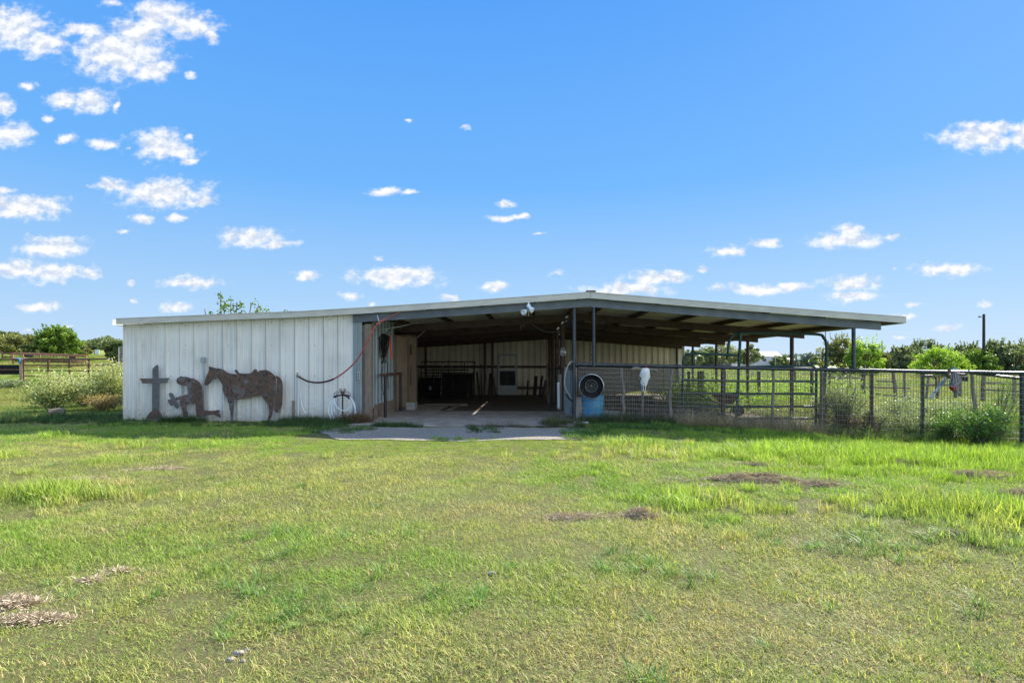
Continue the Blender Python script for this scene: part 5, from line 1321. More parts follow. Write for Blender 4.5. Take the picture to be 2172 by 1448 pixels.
q = MB(); q.lathe([(.12, -.03), (.14, -.02), (.145, 0), (.14, .02), (.12, .03), (.10, 0)], Wb(1566, 871), (0, 1, 0), 20, closed=True); o = q.build('wheel', M_rubber, wb, smooth=True)
q = MB(); q.lathe([(0, -.02), (.10, -.01), (.10, .01), (0, .02)], Wb(1566, 871), (0, 1, 0), 14); q.build('wheel_disc', M_rust, o)
# ---------------------------------------------------------------- vegetation
L_olive = leafmat('olive_leaves', (.08, .10, .035), (.24, .25, .085), (.34, .34, .14))
L_green = leafmat('fresh_leaves', (.05, .10, .015), (.19, .30, .045), (.30, .42, .08))
L_dark = leafmat('dark_leaves', (.055, .08, .03), (.15, .195, .07), (.25, .30, .12))
L_lime = leafmat('lime_leaves', (.18, .28, .03), (.38, .54, .07), (.50, .64, .14))
L_oak = leafmat('oak_leaves', (.08, .11, .05), (.20, .245, .11), (.29, .33, .17))
L_far = leafmat('hazed_leaves', (.10, .13, .12), (.18, .22, .18), (.24, .28, .22), trans=.15)  # bluish haze of distance mixed into the leaf colour
L_cream = leafmat('cream_edged_leaves', (.10, .17, .05), (.38, .41, .15), (.66, .64, .36), trans=.3)
L_palescrub = leafmat('pale_scrub_leaves', (.16, .19, .09), (.34, .38, .20), (.46, .44, .24), trans=.4)
L_sage = leafmat('sage_leaves', (.08, .115, .05), (.26, .32, .16), (.42, .48, .30))
L_scrub = leafmat('scrub_leaves', (.10, .18, .025), (.26, .38, .07), (.36, .46, .14), trans=.5)
L_weed = leafmat('weed_leaves', (.045, .11, .03), (.15, .29, .06), (.26, .40, .12))

def tree(name, px_, py_top, Y, w_px, mat, label, cat='tree', group=None, base_z=None, leaf=.12, clumps=60, per=90, seed=1, trunk_h=.28, shape=1.0, stems=5, gap=.0, flat=.5, skirt=.18, shoots=0):
    """trunk with limbs and a crown of leaf clumps held by them; size from the photo at depth Y"""
    r_ = np.random.default_rng(seed)
    top = at(px_, py_top, Y); x0 = top.x; z0 = base_z if base_z is not None else g1(x0, Y)
    wR = w_px * 1.02 / 2 / F * Y; hgt = top.z - z0
    t = thing(name, (x0, Y, z0), label, cat, group)
    q = MB(); tips = []
    for s_ in range(stems):
        a = 2 * math.pi * (s_ + r_.uniform(0, .6)) / stems; lean_ = r_.uniform(.25, .7) * wR
        p0 = Vector((x0 + .06 * math.cos(a), Y + .06 * math.sin(a), z0 - .1)); p1 = Vector((x0 + .25 * lean_ * math.cos(a), Y + .25 * lean_ * math.sin(a), z0 + hgt * trunk_h))
        p2 = Vector((x0 + lean_ * math.cos(a), Y + lean_ * math.sin(a), z0 + hgt * r_.uniform(.6, .85)))
        rr = .02 * hgt + .01
        q.tube(smoothpts([p0, p1, (p1 + p2) / 2 + Vector((r_.normal(0, .05 * hgt), r_.normal(0, .05 * hgt), 0)), p2], 3), [rr * (1 - .085 * i) for i in range(10)], 7)
        tips.append(p2)
        for b_ in range(3):
            pm = p1.lerp(p2, r_.uniform(.3, .9)); e_ = pm + Vector((r_.normal(0, .3 * wR), r_.normal(0, .3 * wR), abs(r_.normal(0, .14 * hgt)))); q.tube([pm, pm.lerp(e_, .5) + Vector((0, 0, .03 * hgt)), e_], [rr * .4, rr * .3, rr * .12], 5)
    q.build('trunk', M_bark, t, smooth=True)
    # crown: clumps over an uneven dome
    d = r_.normal(size=(clumps, 3)); d /= np.linalg.norm(d, axis=1)[:, None]; low_ = r_.uniform(0, 1, clumps) < .42; d[:, 2] = np.abs(d[:, 2]) * np.where(low_, -skirt, 1.0)
    rad = r_.uniform(.45, 1.0, clumps) ** .5
    lob = 1 + .22 * np.sin(np.arctan2(d[:, 1], d[:, 0]) * 3 + seed) + .12 * np.sin(np.arctan2(d[:, 1], d[:, 0]) * 7 + seed * 2)
    cz = z0 + hgt * .38
    C = np.stack([x0 + d[:, 0] * wR * rad * lob * .95, Y + d[:, 1] * wR * rad * lob * .95, cz + d[:, 2] * (hgt * .58) * rad * shape], 1)
    C[:, 2] = np.maximum(C[:, 2], z0 + .1 * hgt)
    cs = r_.uniform(.08, .22, clumps) * wR
    P = np.repeat(C, per, 0); S_ = np.repeat(cs, per)[:, None]
    off = r_.normal(size=P.shape); off /= np.linalg.norm(off, axis=1)[:, None] + 1e-9; off *= (r_.uniform(.2, 1, len(P)) ** .45)[:, None]
    P = P + off * S_ * np.array([1.25, 1.25, .85])
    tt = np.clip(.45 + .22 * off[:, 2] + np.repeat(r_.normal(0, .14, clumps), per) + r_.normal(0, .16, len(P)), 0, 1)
    if shoots:                                  # long upright leafy whips above the dome
        xp = []
        for s_ in range(shoots):
            a = r_.uniform(-1, 1); b0 = np.array([x0 + a * wR * .75, Y + r_.normal(0, .3) * wR, z0 + hgt * (.82 - .3 * a * a)]); dv = np.array([a * .55 + r_.normal(0, .2), r_.normal(0, .2), 1.0]); L_s = hgt * r_.uniform(.12, .30)
            k_ = np.arange(26) / 26; xp.append(b0 + dv * (k_ * L_s)[:, None] + r_.normal(0, .05 + .0 * L_s, (26, 3)) * (1.4 - k_)[:, None])
        xp = np.concatenate(xp); P = np.concatenate([P, xp]); tt = np.concatenate([tt, r_.uniform(.3, .9, len(xp))])
    V_, F_ = leaves(P - np.array([x0, Y, z0]), leaf, r_, flat)
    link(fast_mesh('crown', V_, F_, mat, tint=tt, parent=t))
    return t
def shrub(name, cx, cy_base, Y, w, h, mat, label, cat='shrub', n_=4200, leaf=.05, seed=1, stems=16, lean_=0.0, aspect=.45, sprig=.10, group=None, base=None):
    """many wiry stems fanning out of the ground, leafed along their upper length"""
    r_ = np.random.default_rng(seed); p = at(cx, cy_base, Y); z0 = g1(p.x, Y) if base is None else base
    t = thing(name, (p.x, Y, z0), label, cat, group)
    q = MB(); P = []; T_ = []
    per = n_ // (stems * 4)
    for s_ in range(stems):
        a = r_.uniform(0, 2 * math.pi); e = r_.uniform(.15, 1.0)
        hx = w / 2 * e * math.cos(a) + lean_; hy = w / 2.6 * e * math.sin(a); hz = h * (1.02 - .42 * e * e) * r_.uniform(.7, 1.05)
        b0 = Vector((p.x + .12 * hx, Y + .12 * hy, z0 - .03)); b1 = Vector((p.x + .45 * hx, Y + .45 * hy, z0 + hz * .55)); b2 = Vector((p.x + hx, Y + hy, z0 + hz))
        pts = smoothpts([b0, b1, b2], 4); q.tube(pts, [.012 * (1 - i / (len(pts) + 2)) + .002 for i in range(len(pts))], 5)
        for k in range(4):
            c = b1.lerp(b2, r_.uniform(-.3, 1.02)) if k else b2
            c = c + Vector((r_.normal(0, .05 * w), r_.normal(0, .05 * w), r_.normal(0, .04 * h)))
            o_ = r_.normal(size=(per, 3)) * np.array([sprig * w, sprig * w, sprig * h * 1.2]); P.append(np.array(c) + o_)
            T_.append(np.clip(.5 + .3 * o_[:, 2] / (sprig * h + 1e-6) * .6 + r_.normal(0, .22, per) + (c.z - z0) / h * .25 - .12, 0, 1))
    q.build('stems', M_bark, t)
    P = np.concatenate(P); P[:, 2] = np.maximum(P[:, 2], z0 + .02)
    V_, F_ = leaves(P - np.array([p.x, Y, z0]), leaf, r_, aspect)
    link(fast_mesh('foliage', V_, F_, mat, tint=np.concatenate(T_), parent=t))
    return t
# left of the barn
shrub('cream_shrub', 112, 878, 14.9, 1.55, .86, L_cream, 'wide shrub with cream edged leaves left of the log', n_=6500, leaf=.06, seed=2, stems=26, group='pale leaved shrubs left of the barn')
shrub('cream_shrub', 178, 850, 16.6, 1.5, .90, L_cream, 'pale shrub behind the widest one, in the middle of the three', n_=5200, leaf=.06, seed=12, stems=22, group='pale leaved shrubs left of the barn')
shrub('cream_shrub', 236, 860, 15.8, 1.3, 1.12, L_cream, 'tallest pale shrub touching the left end of the barn', n_=6000, leaf=.06, seed=3, stems=24, group='pale leaved shrubs left of the barn')
shrub('dry_bush', 215, 868, 15.0, 1.5, .42, leafmat('tan_leaves', (.16, .12, .05), (.36, .27, .12), (.45, .34, .18)), 'low tan and yellow bush in front of the pale shrubs', n_=2600, leaf=.05, seed=4, stems=18)
shrub('low_bush', 100, 822, 23.5, 1.9, .5, L_green, 'small green bush at the foot of the tan gate post', n_=1500, leaf=.07, seed=5)
shrub('low_bush', 30, 820, 24.5, 2.2, .4, L_sage, 'low grey green bush in front of the black panels', n_=1500, leaf=.07, seed=6)
# rotten log
lg = at(138, 884, 13.7)
q = MB(); q.lathe([(.0, .10), (.07, .08), (.085, .0), (.11, .0), (.12, .05), (.122, .16), (.115, .27), (.10, .30), (0, .28)], (lg.x - .10, 13.35, .09), (.85, .5, .05), 16)
lo = q.build('rotten_log', M_oldwood, None); tag(lo, 'short hollow grey log lying in the shaded grass by the pale shrub', 'log')
dm = lo.modifiers.new('rough', 'DISPLACE'); tx = bpy.data.textures.new('rough', 'CLOUDS'); tx.noise_scale = .06; dm.texture = tx; dm.strength = .035
q = MB()
for i in range(7): q.lathe([(0, .05), (.05, .04), (.07, .0), (0, -.04)], (-8.95 - .13 * i + .03 * (i % 2), 12.9 + .1 * (i % 3), .02 + .05 * (i % 2)), (.3 * (i % 3 - 1), .2, 1), 7)
simple('rubble_pile', M_stone, 'small dark heap of rubble by the left corner of the barn', 'rubble', q)
# fence side
shrub('sage_shrub', 1792, 905, 13.0, 1.25, 1.18, L_sage, 'grey green shrub growing through the mesh right of the green frame', n_=6500, leaf=.05, seed=7, stems=44, aspect=.3, sprig=.06)
shrub('sage_shrub', 1745, 905, 13.4, .7, .9, L_sage, 'smaller darker shrub directly behind the right end of the green gate', n_=2500, leaf=.05, seed=8, stems=18, aspect=.3)
shrub('sage_shrub', 1858, 915, 12.75, 1.2, .62, L_sage, 'low grey green shrub at the foot of the brown mesh post', n_=3200, leaf=.05, seed=41, stems=26, aspect=.3, sprig=.07)
shrub('sage_shrub', 1935, 920, 12.6, 1.1, .55, L_sage, 'low ragged shrub between the brown and the dark mesh posts', n_=2800, leaf=.05, seed=42, stems=24, aspect=.3, sprig=.07)
shrub('sage_shrub', 2010, 930, 12.3, 1.1, .60, L_weed, 'green ragged shrub below the slanting white pole', n_=2600, leaf=.06, seed=43, stems=24, aspect=.25, sprig=.07)
shrub('green_weed_bush', 2078, 935, 11.75, 1.35, .74, L_weed, 'bushy bright green weed in front of the leaning cedar post', n_=5200, leaf=.07, seed=9, stems=46, aspect=.2, sprig=.055)
shrub('feathery_weed', 2118, 925, 12.25, .9, 1.22, L_weed, 'tall feathery weed with bare stems behind the bushy green one', n_=1400, leaf=.08, seed=10, stems=16, aspect=.12, sprig=.04, lean_=.1)
shrub('brown_weed', 1800, 915, 12.7, 1.0, .45, leafmat('brown_leaves', (.10, .07, .04), (.26, .19, .12), (.33, .27, .2)), 'low brown withered weed under the grey green shrub', n_=2200, leaf=.05, seed=13)
for i, (cx, cy, Y_, w_, h_, lab) in enumerate(((1900, 900, 13.6, 1.3, .75, 'first pale weed clump right of the brown mesh post'), (1985, 905, 13.8, 1.3, .7, 'second pale weed clump, under the slanting white pole'), (1920, 880, 15.5, 1.6, .7, 'pale weed clump farther back between the two posts'), (2040, 880, 15.6, 1.3, .6, 'pale weed clump behind the painted skull'))):
    shrub('pale_weed', cx, cy, Y_, w_, h_, L_sage, lab, 'weed', 3000, .055, 20 + i, 22, aspect=.3, group='pale weeds behind the mesh')

# tree tips showing over the roof
rt_ = np.random.default_rng(9)
bt = thing('tree', (at(490, 700, 33).x, 33, -.3), 'sparse young tree behind the barn with sprays above the roof', 'tree')
q = MB(); LP = []
bx, by = at(490, 700, 33).x, 33
for (px_, pyt, lean_n, ln) in ((468, 617, 90, 2.0), (476, 640, 60, 1.6), (490, 632, 70, 1.5), (502, 640, 60, 1.2), (434, 655, 22, .9), (532, 640, 30, 1.3), (548, 645, 40, 1.2), (545, 652, 24, .8), (568, 658, 8, .5), (606, 658, 8, .4)):
    tip = at(px_, pyt, 33 + rt_.normal(0, .5)); mid = Vector((bx * .55 + tip.x * .45, 33, 1.5))
    pts = smoothpts([Vector((bx, 33, -.4)), mid, Vector((tip.x * .93 + bx * .07, tip.y, tip.z - ln * .6)), tip], 4); q.tube(pts, [.06 * (1 - i / (len(pts) + .5)) + .006 for i in range(len(pts))], 6)
    for j in range(max(3, lean_n // 9)):
        s_ = rt_.uniform(0, 1) ** .9; c = tip - Vector((0, 0, ln * s_)) + Vector((rt_.normal(0, .06 + .30 * s_), rt_.normal(0, .2), 0))
        for k in range(9): LP.append(np.array(c) + rt_.normal(0, .10, 3))
    for k in range(120): LP.append(np.array([tip.x + rt_.normal(0, .5), 33 + rt_.normal(0, .6), rt_.uniform(.8, 2.6)]))
q.build('trunk', M_bark, bt)
LP = np.array(LP); V_, F_ = leaves(LP - np.array(bt.location), .17, rt_, .7)
link(fast_mesh('crown', V_, F_, L_green, tint=rt_.uniform(0, .8, len(LP)), parent=bt))

# trees left
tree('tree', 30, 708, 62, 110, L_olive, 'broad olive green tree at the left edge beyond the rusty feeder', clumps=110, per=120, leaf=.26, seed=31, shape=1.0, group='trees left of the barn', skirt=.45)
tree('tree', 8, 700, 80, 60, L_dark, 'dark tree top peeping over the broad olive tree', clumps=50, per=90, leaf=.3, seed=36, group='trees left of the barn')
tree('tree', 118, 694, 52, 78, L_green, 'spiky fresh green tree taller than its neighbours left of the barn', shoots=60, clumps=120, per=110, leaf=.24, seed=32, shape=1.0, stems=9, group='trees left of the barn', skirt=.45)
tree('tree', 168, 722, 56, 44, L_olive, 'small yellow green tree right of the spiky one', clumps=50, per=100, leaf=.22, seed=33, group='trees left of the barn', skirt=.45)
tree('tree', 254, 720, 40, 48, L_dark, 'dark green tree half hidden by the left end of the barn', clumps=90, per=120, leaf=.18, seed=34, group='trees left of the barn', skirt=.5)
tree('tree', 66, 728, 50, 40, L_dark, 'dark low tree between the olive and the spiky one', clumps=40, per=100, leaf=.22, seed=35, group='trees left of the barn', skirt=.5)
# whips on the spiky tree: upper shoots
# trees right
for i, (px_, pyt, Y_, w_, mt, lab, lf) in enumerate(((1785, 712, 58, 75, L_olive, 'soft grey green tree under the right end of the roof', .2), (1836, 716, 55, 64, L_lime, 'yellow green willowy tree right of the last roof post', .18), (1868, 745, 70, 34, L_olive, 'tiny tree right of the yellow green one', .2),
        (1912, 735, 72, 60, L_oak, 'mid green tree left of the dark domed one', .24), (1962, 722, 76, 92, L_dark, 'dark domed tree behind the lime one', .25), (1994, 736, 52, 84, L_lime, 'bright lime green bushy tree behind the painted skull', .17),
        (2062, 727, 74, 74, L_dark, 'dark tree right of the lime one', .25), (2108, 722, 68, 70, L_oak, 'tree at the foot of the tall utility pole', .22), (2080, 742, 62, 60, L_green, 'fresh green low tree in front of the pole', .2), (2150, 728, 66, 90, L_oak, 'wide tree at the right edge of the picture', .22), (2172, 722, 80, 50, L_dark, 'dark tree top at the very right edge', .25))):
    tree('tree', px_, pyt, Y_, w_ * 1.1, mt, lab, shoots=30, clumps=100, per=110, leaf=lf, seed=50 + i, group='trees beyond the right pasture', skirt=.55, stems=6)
# oaks by the houses
for i, (px_, pyt, Y_, w_, lab) in enumerate(((1462, 741, 150, 50, 'oak over the left end of the grey board fence'), (1500, 737, 165, 50, 'light oak above the grey board fence'), (1535, 726, 170, 90, 'big spreading oak over the grey board fence'), (1588, 730, 160, 44, 'oak left of the white roofed building'), (1652, 754, 150, 34, 'low dark oak right of the white roofed building'))):
    tree('tree', px_, pyt, Y_, w_ * 1.1, L_oak if i != 2 else L_olive, lab, clumps=80, per=70, leaf=.55, seed=80 + i, group='oaks by the distant houses', skirt=.3)

# far woods as one mass each
def woods(name, x0p, x1p, Y, pyt, n_, mat, label, leaf=1.4, depth=25, seed=1):
    r_ = np.random.default_rng(seed); P = []; T_ = []
    for k in range(n_):
        px_ = x0p + (x1p - x0p) * (k + r_.uniform(0, 1)) / n_; yy = Y + r_.uniform(0, depth)
        top = at(px_, pyt + r_.normal(0, 1.6) + 2.5 * math.sin(px_ * .05), yy); z0 = g1(top.x, yy) - .3; h = top.z - z0; w_ = h * r_.uniform(.5, .8)
        m_ = 260; d = r_.normal(size=(m_, 3)); d /= np.linalg.norm(d, axis=1)[:, None]; rr = r_.uniform(.3, 1, m_)[:, None] ** .4
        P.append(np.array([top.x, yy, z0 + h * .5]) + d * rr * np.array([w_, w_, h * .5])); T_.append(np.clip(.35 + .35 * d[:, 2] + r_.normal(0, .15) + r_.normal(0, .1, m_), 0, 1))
    P = np.concatenate(P); V_, F_ = leaves(P, leaf, r_, .7)
    o = link(fast_mesh(name, V_, F_, mat, tint=np.concatenate(T_))); return tag(o, label, 'woods', kind='stuff')
woods('far_woods', -80, 300, 300, 719, 60, L_oak, 'distant dark wood beyond the field on the left', 1.3, 40, 1)
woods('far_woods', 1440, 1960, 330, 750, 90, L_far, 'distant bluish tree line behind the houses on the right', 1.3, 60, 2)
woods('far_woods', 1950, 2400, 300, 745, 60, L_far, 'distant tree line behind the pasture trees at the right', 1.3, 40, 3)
woods('far_woods', 300, 1440, 320, 735, 120, L_oak, 'distant wood hidden behind the barn', 1.6, 40, 4)
# green scrub in the pasture behind the pen
def scrub(name, x0p, x1p, Ya, Yb, n_, h, mat, label, leaf=.09, seed=1, per=110):
    r_ = np.random.default_rng(seed); P = []; T_ = []
    for k in range(n_):
        yy = r_.uniform(Ya, Yb); x = at(r_.uniform(x0p, x1p), 800, yy).x; z0 = g1(x, yy); hh = h * r_.uniform(.5, 1.2)
        d = np.abs(r_.normal(size=(per, 3))) * np.array([1, 1, 1]); d = r_.normal(size=(per, 3)) * np.array([.35 * hh + .1, .35 * hh + .1, .3 * hh]); d[:, 2] = np.abs(d[:, 2]) + .1 * hh
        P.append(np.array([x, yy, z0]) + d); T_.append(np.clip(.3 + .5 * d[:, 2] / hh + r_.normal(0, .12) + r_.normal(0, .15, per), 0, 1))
    P = np.concatenate(P); V_, F_ = leaves(P, leaf, r_, .35)
    o = link(fast_mesh(name, V_, F_, mat, tint=np.concatenate(T_))); return tag(o, label, 'scrub', kind='stuff')
scrub('pasture_scrub', 1440, 1800, 18.5, 27, 420, 1.35, L_scrub, 'waist high green scrub behind the pen', seed=5)
scrub('pasture_scrub', 1440, 1770, 17.5, 22, 120, .5, L_palescrub, 'low mixed scrub at the edge of the pen', seed=6)
scrub('pasture_scrub', 1770, 2250, 14.5, 20, 170, .5, L_palescrub, 'grey green weeds filling the ground behind the mesh', leaf=.06, seed=7)
scrub('pasture_scrub', -60, 200, 42, 48, 50, .8, L_green, 'green scrub under the trees on the left', leaf=.14, seed=8)

# ---------------------------------------------------------------- left yard
yg_ = 25.0
GL = lambda a, b_, d=0: at(a, b_, yg_ + d)
rgt = thing('rusty_gate', (GL(145, 820).x, yg_, .1), 'long rusty tube gate with five uprights behind the pale shrubs', 'gate')
q = MB(); q.tube(smoothpts([GL(50, 826), GL(50, 775), GL(51, 765), GL(55, 761), GL(100, 760.5), GL(180, 761.5), GL(231, 761), GL(237, 764), GL(239, 772), GL(240, 826)], 4), .035, 9); q.build('frame', M_rust, rgt, smooth=True)
for z in (774, 785.5, 797, 806.5, 814, 821):
    q = MB(); q.tube([GL(50, z), GL(240, z + .8)], .024, 7); q.build('rail', M_rust, rgt, smooth=True)
for x in (102, 147, 188):
    q = MB(); q.bar(GL(x, 761, -.02), GL(x, 826, -.02), .09, .03, up=(0, 1, 0)); q.build('upright', M_rust, rgt)
q = MB(); q.bar(GL(46, 761), GL(47, 824), .14, .14, up=(0, 1, 0)); tpp = simple('gate_post', M_tan, 'tan square gate post at the left end of the rusty gate', 'post', q, bevel=.01)
q = MB(); q.tube(smoothpts([GL(36, 760, -.1), GL(41, 762, -.12), GL(42, 770, -.1), GL(39, 768, -.1)], 3), .03, 6); simple('blue_strap', M_bluestrap, 'bright blue strap tied round the pipe beside the tan post', 'strap', q)
lf = thing('rusty_fence', (GL(0, 820).x, yg_, .1), 'rusty pipe fence with black sheets at the left edge', 'fence')
for z in (762, 784):
    q = MB(); q.tube([GL(-120, z), GL(44, z)], .035, 8); q.build('rail', M_rust, lf, smooth=True)
q = MB(); q.box((GL(-120, 0).x, yg_ + .05, GL(0, 782.5).z), (GL(43, 0).x, yg_ + .08, GL(0, 773.5).z)); q.box((GL(-120, 0).x, yg_ + .05, GL(0, 794).z), (GL(43, 0).x, yg_ + .08, GL(0, 785.5).z)); q.build('black_sheet', M_rubber, lf)
q = MB(); q.tube([GL(-60, 760), GL(-60, 826)], .05, 8); q.build('post', M_rust, lf)
yf_ = 37.0
FE = lambda a, b_, d=0: at(a, b_, yf_ + d)
fe = thing('hay_feeder', (FE(105, 772).x, yf_, 1.0), 'long orange rusted cattle feeder with slanted bars and a trough', 'cattle feeder', 'rusted cattle feeders in the left yard')
q = MB(); q.tube([FE(27, 748.5), FE(90, 750), FE(182, 754)], .05, 8); q.tube([FE(27, 751, 1.0), FE(182, 756, 1.0)], .04, 8); q.tube([FE(182, 753), FE(182, 772)], .05, 8); q.tube([FE(27, 748), FE(27, 772)], .05, 8); q.build('frame', M_rustl, fe, smooth=True)
for a, b_ in ((48, 53), (78, 72), (84, 87), (110, 105), (136, 131), (162, 160)):
    q = MB(); q.tube([FE(a, 751), FE(b_, 770)], .035, 6); q.build('bar', M_rustl, fe)
q = MB(); z1, z2 = FE(0, 759).z, FE(0, 766).z
q.add([tuple(FE(28, 759)), tuple(FE(180, 763)), tuple(FE(176, 770, .4)), tuple(FE(32, 766, .4)), tuple(FE(28, 758, 1.0)), tuple(FE(180, 762, 1.0))], [(0, 1, 2, 3), (3, 2, 5, 4)]); o = q.build('trough', pmat('pinkish_grey_metal', (.42, .31, .28), (.30, .22, .20), 3, .7), fe)
sm_ = o.modifiers.new('thick', 'SOLIDIFY'); sm_.thickness = .03
q = MB(); q.box(tuple(FE(50, 757, .5)), tuple(FE(72, 752, .6))); q.box(tuple(FE(146, 769, .3)), tuple(FE(163, 756, .4))); q.build('dark_end_plate', M_black, fe)
f2_ = thing('hay_feeder', (FE(2, 770).x, yf_ + 2, 1.1), 'short rusted feeder frame at the left edge behind the long one', 'cattle feeder', 'rusted cattle feeders in the left yard')
q = MB(); q.tube(smoothpts([at(-30, 747, 38), at(-10, 746, 38), at(4, 748, 38), at(5, 760, 38)], 3), .06, 8); q.tube([at(4, 749, 38), at(24, 749, 38), at(24, 762, 38)], .05, 8); q.tube([at(4, 757, 38), at(24, 757, 38)], .05, 8); q.build('frame', M_rust, f2_)
lz = at(190, 769, 39); q = MB(); q.box((at(186, 0, 39).x, 39, lz.z - .4), (at(240, 0, 39).x, 39.2, lz.z - .2)); simple('low_board', M_oldwood, 'low brown board lying behind the right part of the rusty gate', 'board', q)
# white notice on two legs
sg = thing('notice_board', (at(205.5, 760, 60).x, 60, 1.9), 'blank white notice on two thin legs beyond the left field', 'sign', 'signs seen in the distance')
q = MB(); a, b_ = at(201, 754, 60), at(210, 741, 60); q.box((a.x, 60, a.z), (b_.x, 60.03, b_.z)); q.build('panel', M_white, sg)
for x in (202.5, 208.5):
    q = MB(); q.bar(at(x, 741, 60.05), at(x, 772, 60.05), .05, .05, up=(0, 1, 0)); q.build('leg', M_conduit, sg)
q = MB(); q.box((at(199, 0, 60.1).x, 60.1, at(0, 757, 60).z), (at(202, 0, 60.1).x, 60.13, at(0, 741, 60).z)); q.build('side_panel', M_oldwood, sg)
# chain link panel by the barn
cl = thing('chain_link_panel', (at(256, 780, 22).x, 22, 0), 'chain link kennel panel with a silver frame beside the barn', 'fence')
q = MB(); q.tube([at(252, 736.5, 22), at(252, 800, 22)], .022, 8); q.tube([at(252, 736.5, 22), at(330, 736.5, 22)], .02, 8); q.build('frame', M_chrome, cl, smooth=True)
q = MB(); xa, xb, za, zb = at(252, 0, 22).x, at(300, 0, 22).x, at(0, 800, 22).z, at(0, 737, 22).z
k = -1.3
while k < .9:
    for sgn in (1, -1):
        pts = []
        x_s = xa + k
        p_, r2 = Vector((x_s if sgn > 0 else x_s, 22, za)), Vector((x_s + (zb - za) * .8, 22, zb))
        if sgn < 0: p_, r2 = Vector((x_s, 22, zb)), Vector((x_s + (zb - za) * .8, 22, za))
        # clip to the frame
        t0 = max(0, (xa - p_.x) / (r2.x - p_.x)); t1_ = min(1, (xb - p_.x) / (r2.x - p_.x))
        if t1_ > t0: q.bar(p_.lerp(r2, t0), p_.lerp(r2, t1_), .008, .008)
    k += .09
q.build('chain_mesh', M_wire, cl)

# ---------------------------------------------------------------- right background
# far pen fence of cedar posts
cf = thing('cedar_fence', (at(1900, 840, 21).x, 21, -.3), 'rough cedar post and rail fence crossing the pasture behind the pen', 'fence')
rr_ = random.Random(3)
posts = [(1783, 788, 826, 21, .06), (1803, 788, 824, 21, .05), (1832, 789, 829, 20.5, .12), (1897, 789, 848, 19, .10), (1920, 790, 850, 19.4, .07), (1968, 790, 840, 20, .07), (1992, 790, 836, 20.5, .06), (2086, 794, 846, 17, .09), (2150, 796, 850, 16.5, .08), (2036, 806, 836, 18, .07), (2200, 796, 850, 16.5, .08)]
for i, (a, b_, c_, Y_, r_) in enumerate(posts):
    q = MB(); r_ = r_ * .55; l_ = rr_.uniform(-3, 3); q.tube([at(a + l_, b_, Y_), at(a + rr_.uniform(-2, 2), (b_ + c_) / 2, Y_), at(a - l_, c_ + 5, Y_)], [r_ * .9, r_, r_ * 1.1], 8); q.build('fence_post', M_brown if i in (2,) else M_oldwood, cf, smooth=True)
for a, b_, c_, d_ in ((1860, 808, 1900, 809), (1832, 821, 1930, 823), (1860, 835, 1935, 845), (1960, 815, 2012, 816), (1760, 800, 1832, 802), (2086, 812, 2210, 816), (2086, 826, 2210, 832)):
    q = MB(); q.tube([at(a, b_, 19.8 if a < 2050 else 16.9), at(c_, d_, 19.8 if a < 2050 else 16.8)], .03, 6); q.build('rail', M_oldwood, cf)
q = MB(); q.tube(smoothpts([at(1962, 797, 19), at(1978, 797, 19), at(1985, 802, 19), at(1986, 815, 19), at(1987, 845, 19)], 4), .035, 8); q.tube([at(1962, 817, 19), at(1986, 817, 19)], .03, 6); simple('bent_pipe_gate', M_brown, 'small bent pipe gate left of the painted skull in the pasture', 'gate', q)
# inner pen posts behind the green gate
ip = thing('inner_fence', (at(1600, 860, 22).x, 22, -.3), 'dark post and wire fence along the back of the pen', 'fence')
for a, Y_, r_ in ((1461, 22, .06), (1482, 21, .05), (1489, 22, .07), (1538, 22, .05), (1610, 20, .06), (1685, 22, .05), (1722, 20, .06), (1760, 22, .05)):
    q = MB(); q.tube([at(a, 787, Y_), at(a + rr_.uniform(-1, 1), 856, Y_)], r_, 7); q.build('fence_post', M_brown, ip, smooth=True)
q = MB()
for z in (792, 806, 820, 836, 850): q.bar(at(1455, z, 22), at(1765, z + 1, 22), .01, .01)
q.build('wire', M_wired, ip)
# houses
def house(name, x0p, x1p, Y, py_eave, py_ridge, depth, wmat, rmat, label, cat, wins=(), base=775, gable='x', over=.5):
    x0, x1 = at(x0p, 770, Y).x, at(x1p, 770, Y).x; ze, zr_ = at(0, py_eave, Y).z, at(0, py_ridge, Y).z; z0 = min(g1(x0, Y), g1(x1, Y)) - .3
    t = thing(name, ((x0 + x1) / 2, Y, z0), label, cat, 'distant houses across the road')
    q = MB(); q.box((x0, Y, z0), (x1, Y + depth, ze)); q.build('wall', wmat, t)
    q = MB(); ym = Y + depth / 2
    vs = [(x0 - over, Y - over, ze - .05), (x1 + over, Y - over, ze - .05), (x1 + over, ym, zr_), (x0 - over, ym, zr_), (x1 + over, Y + depth + over, ze - .05), (x0 - over, Y + depth + over, ze - .05)]
    vs += [(a, b_, c_ + .18) for a, b_, c_ in vs]
    q.add(vs, [(0, 1, 2, 3), (3, 2, 4, 5), (6, 9, 8, 7), (9, 11, 10, 8), (0, 6, 7, 1), (5, 4, 10, 11), (0, 3, 9, 6), (3, 5, 11, 9), (1, 7, 8, 2), (2, 8, 10, 4)]); q.build('roof', rmat, t)
    for a, b_, c_, d_ in wins:
        q = MB(); p_, r2 = at(a, d_, Y), at(c_, b_, Y); q.box((p_.x, Y - .06, p_.z), (r2.x, Y - .02, r2.z)); q.build('window', M_dark, t)
    return t
house('house', 1590, 1655, 185, 756, 747, 8, M_housew, M_roofw, 'pale building with a bright white roof left of the low oak', 'house', ((1600, 759, 1604, 764), (1618, 760, 1625, 766), (1636, 759, 1640, 764)))
house('shed', 1654, 1682, 178, 763, 760.5, 5, M_roofw, M_roofw, 'low white shed right of the pale building', 'shed', ())
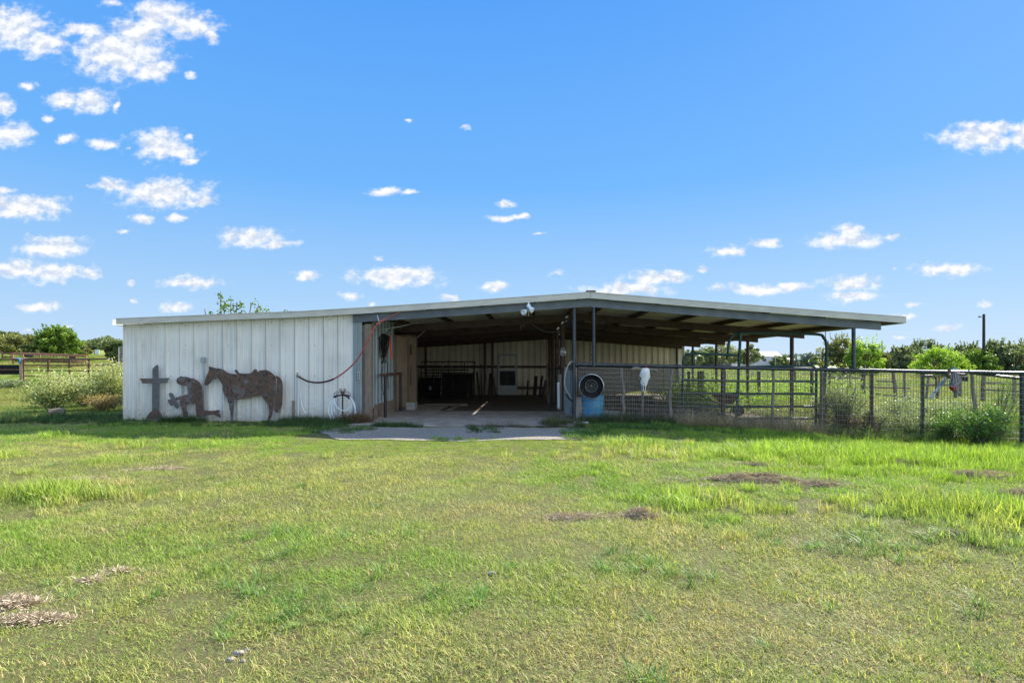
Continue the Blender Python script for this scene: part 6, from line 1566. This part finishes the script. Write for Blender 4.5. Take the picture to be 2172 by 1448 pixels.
house('house', 1546, 1566, 182, 756, 752, 7, M_housew, M_roofw, 'small pale house right of the grey board fence', 'house', ((1552, 759, 1555, 763),))
house('house', 1474, 1500, 190, 756, 749, 7, M_housew, M_roofw, 'white house behind the left half of the grey board fence', 'house', ((1480, 757, 1483, 761), (1490, 757, 1493, 761)))
house('house', 1504, 1534, 192, 755, 749, 7, M_housew, M_roofw, 'white house behind the right half of the grey board fence', 'house', ((1512, 757, 1515, 761),))
q = MB(); a, b_ = at(1464, 770, 168), at(1552, 770, 168)
for k in range(46):
    xk = a.x + (b_.x - a.x) * k / 46; q.box((xk, 168 + .03 * (k % 2), -.5), (xk + (b_.x - a.x) / 46 - .02, 168.05 + .03 * (k % 2), at(0, 758.5 + .4 * math.sin(k), 168).z))
simple('board_fence', M_farfence, 'long grey board fence in front of the distant white houses', 'fence', q)
# road signs and poles
def sign(px_, pyt, pyb, Y, wpx, hpx, label, n_=1, tri=False, mt=None):
    t = thing('road_sign', (at(px_, pyb, Y).x, Y, g1(at(px_, pyb, Y).x, Y)), label, 'sign', 'signs seen in the distance')
    q = MB(); q.bar(at(px_, pyt, Y + .04), at(px_, 776, Y + .04), .07, .07, up=(0, 1, 0)); q.build('sign_post', M_conduit, t)
    for k in range(n_):
        c = px_ + (k - (n_ - 1) / 2) * wpx * 1.08; q = MB()
        if tri: q.prism([(at(c - wpx / 2, pyt, Y).x, at(0, pyt, Y).z), (at(c + wpx / 2, pyt, Y).x, at(0, pyt, Y).z), (at(c, pyt, Y).x, at(0, pyt + hpx, Y).z)], Y, Y + .02)
        else: q.prism([(at(c - wpx / 2, 0, Y).x, at(0, pyt + hpx, Y).z), (at(c + wpx / 2, 0, Y).x, at(0, pyt + hpx, Y).z), (at(c + wpx / 2, 0, Y).x, at(0, pyt, Y).z), (at(c - wpx / 2, 0, Y).x, at(0, pyt, Y).z)], Y, Y + .02)
        q.build('sign_panel', mt or M_white, t)
sign(1694.5, 755, 770, 120, 3.4, 7.5, 'pair of blank white sign panels between two roof posts', 2)
sign(1645, 754, 770, 110, 7, 8, 'back of a pale triangular road sign', 1, True, M_alu)
sign(1476, 757, 772, 120, 3.2, 5, 'small white sign in front of the grey board fence')
sign(1882, 752, 775, 120, 5, 6, 'small brownish sign right of the yellow green tree', 1, False, M_tan)
def upole(px_, pyt, Y, w_, label, arm=None, cross=False):
    t = thing('utility_pole', (at(px_, 775, Y).x, Y, g1(at(px_, 775, Y).x, Y)), label, 'utility pole', 'poles on the skyline')
    q = MB(); top = at(px_, pyt, Y); q.tube([(top.x, Y, -.6), (top.x, Y, top.z)], [w_ * 1.15, w_ * .85], 8); q.build('pole', M_black, t, smooth=True)
    if cross: q = MB(); q.bar((top.x - 1.1, Y - .1, top.z - .5), (top.x + 1.1, Y - .1, top.z - .5), .12, .12); q.build('crossarm', M_black, t)
    if arm: q = MB(); q.tube([(top.x, Y, top.z - .35), (top.x - .35, Y, top.z - .25)], .04, 6); q.lathe([(.05, .12), (.16, .0), (.17, -.06), (.02, -.1)], (top.x - .42, Y, top.z - .28), (0, 0, 1), 12); q.build('lamp_head', M_conduit, t)
upole(2087, 666, 62, .14, 'tall wooden pole with a small lamp head above the right trees', arm=True)
upole(1871, 722, 140, .14, 'thin pole between the yellow green tree and the mid green one')
upole(1819, 722, 150, .14, 'small cross armed pole just right of the last roof post', cross=True)
upole(1745, 741, 80, .10, 'short thin pole inside the arch of the green frame')
upole(1751, 702, 100, .08, 'slender pole along the right leg of the green frame')
# bare shrub seen through the pen
bs_ = thing('bare_shrub', (at(1603, 775, 45).x, 45, -.3), 'leafless pale branching shrub in front of the distant houses', 'shrub')
q = MB(); r5 = random.Random(2)
def br(p, d, l_, r_, dep):
    e = p + d * l_; q.tube([p, e], [r_, r_ * .6], 4)
    if dep:
        for _ in range(3): br(e, (d + Vector((r5.uniform(-.8, .8), r5.uniform(-.8, .8), r5.uniform(-.1, .5)))).normalized(), l_ * .72, r_ * .6, dep - 1)
for _ in range(3): br(Vector((at(1603, 775, 45).x, 45, -.3)), Vector((r5.uniform(-.5, .5), r5.uniform(-.4, .4), 1)).normalized(), .62, .03, 4)
q.build('branches', M_whiteboard, bs_)
